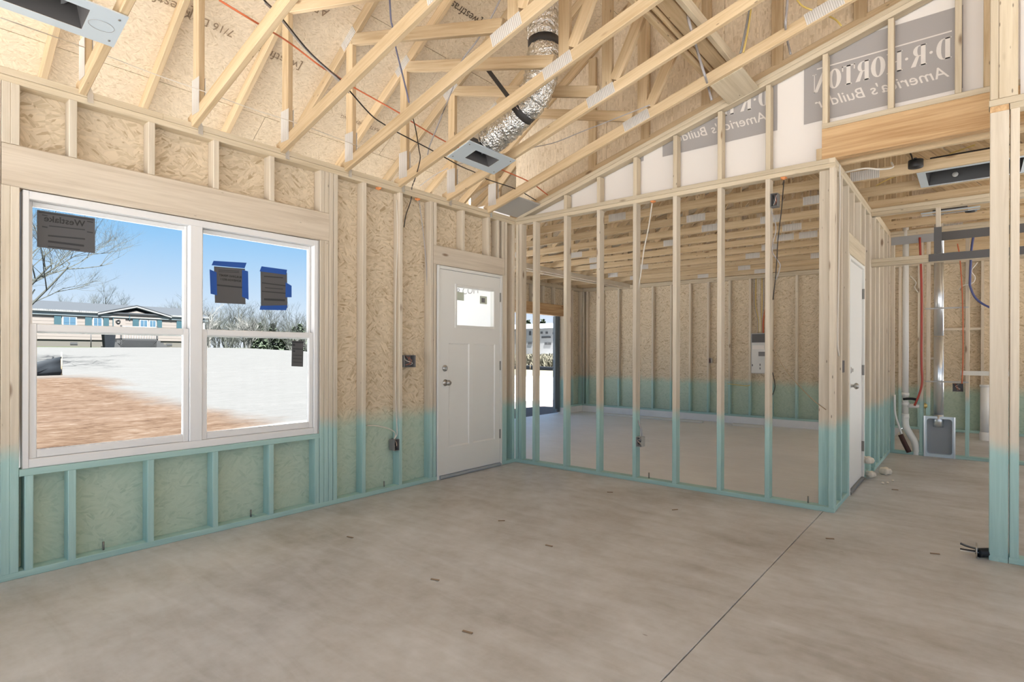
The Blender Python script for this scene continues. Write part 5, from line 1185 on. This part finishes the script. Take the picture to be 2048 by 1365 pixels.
pt_v, pt_f = tube_data([(0, 0, -0.3), (0, 0, 6)], [0.16, 0.07], 6); ptm = bpy.data.meshes.new('trunk'); ptm.from_pydata([tuple(q) for q in pt_v], [], pt_f); ptm.materials.append(MATS['bark'])
rt = random.Random(99)
def tree(label, kind, x, y, sc_, group, rz):
    r = empty('bare_tree' if kind != 'pine' else 'pine_tree', (x, y, terr(x, y)), label=label, cat='tree', group=group); r.rotation_euler = (0, 0, rz); r.scale = (sc_, sc_, sc_)
    if kind == 'pine': link('crown', vm[rt.randrange(2)], None, r); link('trunk', ptm, None, r)
    else: link('branches', (pm if kind == 'pale' else tm)[rt.randrange(2 if kind == 'pale' else 4)], None, r)
    return r
# wood line behind the sandy lot, to the right of the home
for k in range(70):
    x = -51 - rt.uniform(0, 20); t_ = rt.random(); y = (16.5 + 26 * (k + rt.random()) / 70) * (-(x) / 52.0) ** 0.7
    tree('bare grey tree in the wood line behind the sandy lot', 'bare', x, y, rt.uniform(0.55, 0.80), 'bare trees of the wood line', rt.uniform(0, 6))
for k, px in enumerate((520, 545, 575, 600, 566, 588)):
    d = P(px, 660, 0, -50 - 3 * (k % 3)); tree('dark green pine among the bare trees of the wood line', 'pine', d.x, d.y, 0.40 + 0.08 * (k % 2), 'pines of the wood line', k)
for k, px in enumerate((418, 492, 496, 604)):
    d = P(px, 690, 0, -45.0); tree('pale barked small tree in front of the wood line', 'pale', d.x, d.y, 0.62, 'pale trees before the wood line', k * 1.3)
for k, px in enumerate((120, 145, 215, 235, 260, 325)):
    d = P(px, 640, 0, -66); tree('bare tree rising behind the roof of the pale home', 'bare', d.x, d.y, 0.62 + 0.05 * (k % 3), 'trees behind the pale home', k)
# big bare tree whose twigs hang into the left pane
d = P(22, 640, 0, -24.0)
bt = empty('bare_tree', (d.x, d.y, terr(d.x, d.y)), label='large bare tree reaching its twigs in front of the sky left of the home', cat='tree'); link('branches', tree_mesh(77, 8.0, 6, 'bark', 1.15, 0.10, 2), None, bt)
# trees and scrub past the garage
for k in range(9):
    d = P(1036 + 10 * k, 690, 1, 66 + 3 * (k % 3)); tree('dark green pine behind the white trailer home' if k % 3 != 1 else 'bare tree behind the white trailer home', 'pine' if k % 3 != 1 else 'bare', d.x, d.y, 0.62 + .08 * (k % 3), 'trees behind the white trailer', k)
def scrub_mesh(seed):
    rnd = random.Random(seed); v = []; f = []
    for k in range(260):
        a = rnd.uniform(0, 2 * PI); r_ = 1.1 * math.sqrt(rnd.random()); b = Vector((r_ * math.cos(a), r_ * math.sin(a), -0.05)); h = rnd.uniform(0.5, 1.5)
        t_ = b + Vector((rnd.uniform(-.4, .4), rnd.uniform(-.4, .4), h)); w_ = Vector((rnd.uniform(-1, 1), rnd.uniform(-1, 1), 0)) * 0.05
        b0 = len(v); v += [b - w_, b + w_, t_ + w_, t_ - w_]; f.append((b0, b0 + 1, b0 + 2, b0 + 3))
    me = bpy.data.meshes.new('scrub'); me.from_pydata([tuple(q) for q in v], [], f); me.materials.append(MATS['scrub']); return me
sm = [scrub_mesh(3), scrub_mesh(4)]
for k in range(22):
    d = P(1034 + 4.2 * k, 700, 1, 38.5 + 2.5 * (k % 4)); o = link('scrub_bush', sm[k % 2], None, None, (d.x, d.y, terr(d.x, d.y)), (0, 0, k)); o.scale = (1.1, 1.1, rt.uniform(0.7, 1.0))
    tag(o, 'dry straw coloured scrub bush behind the low silt fence', 'bush', 'scrub bushes past the garage')
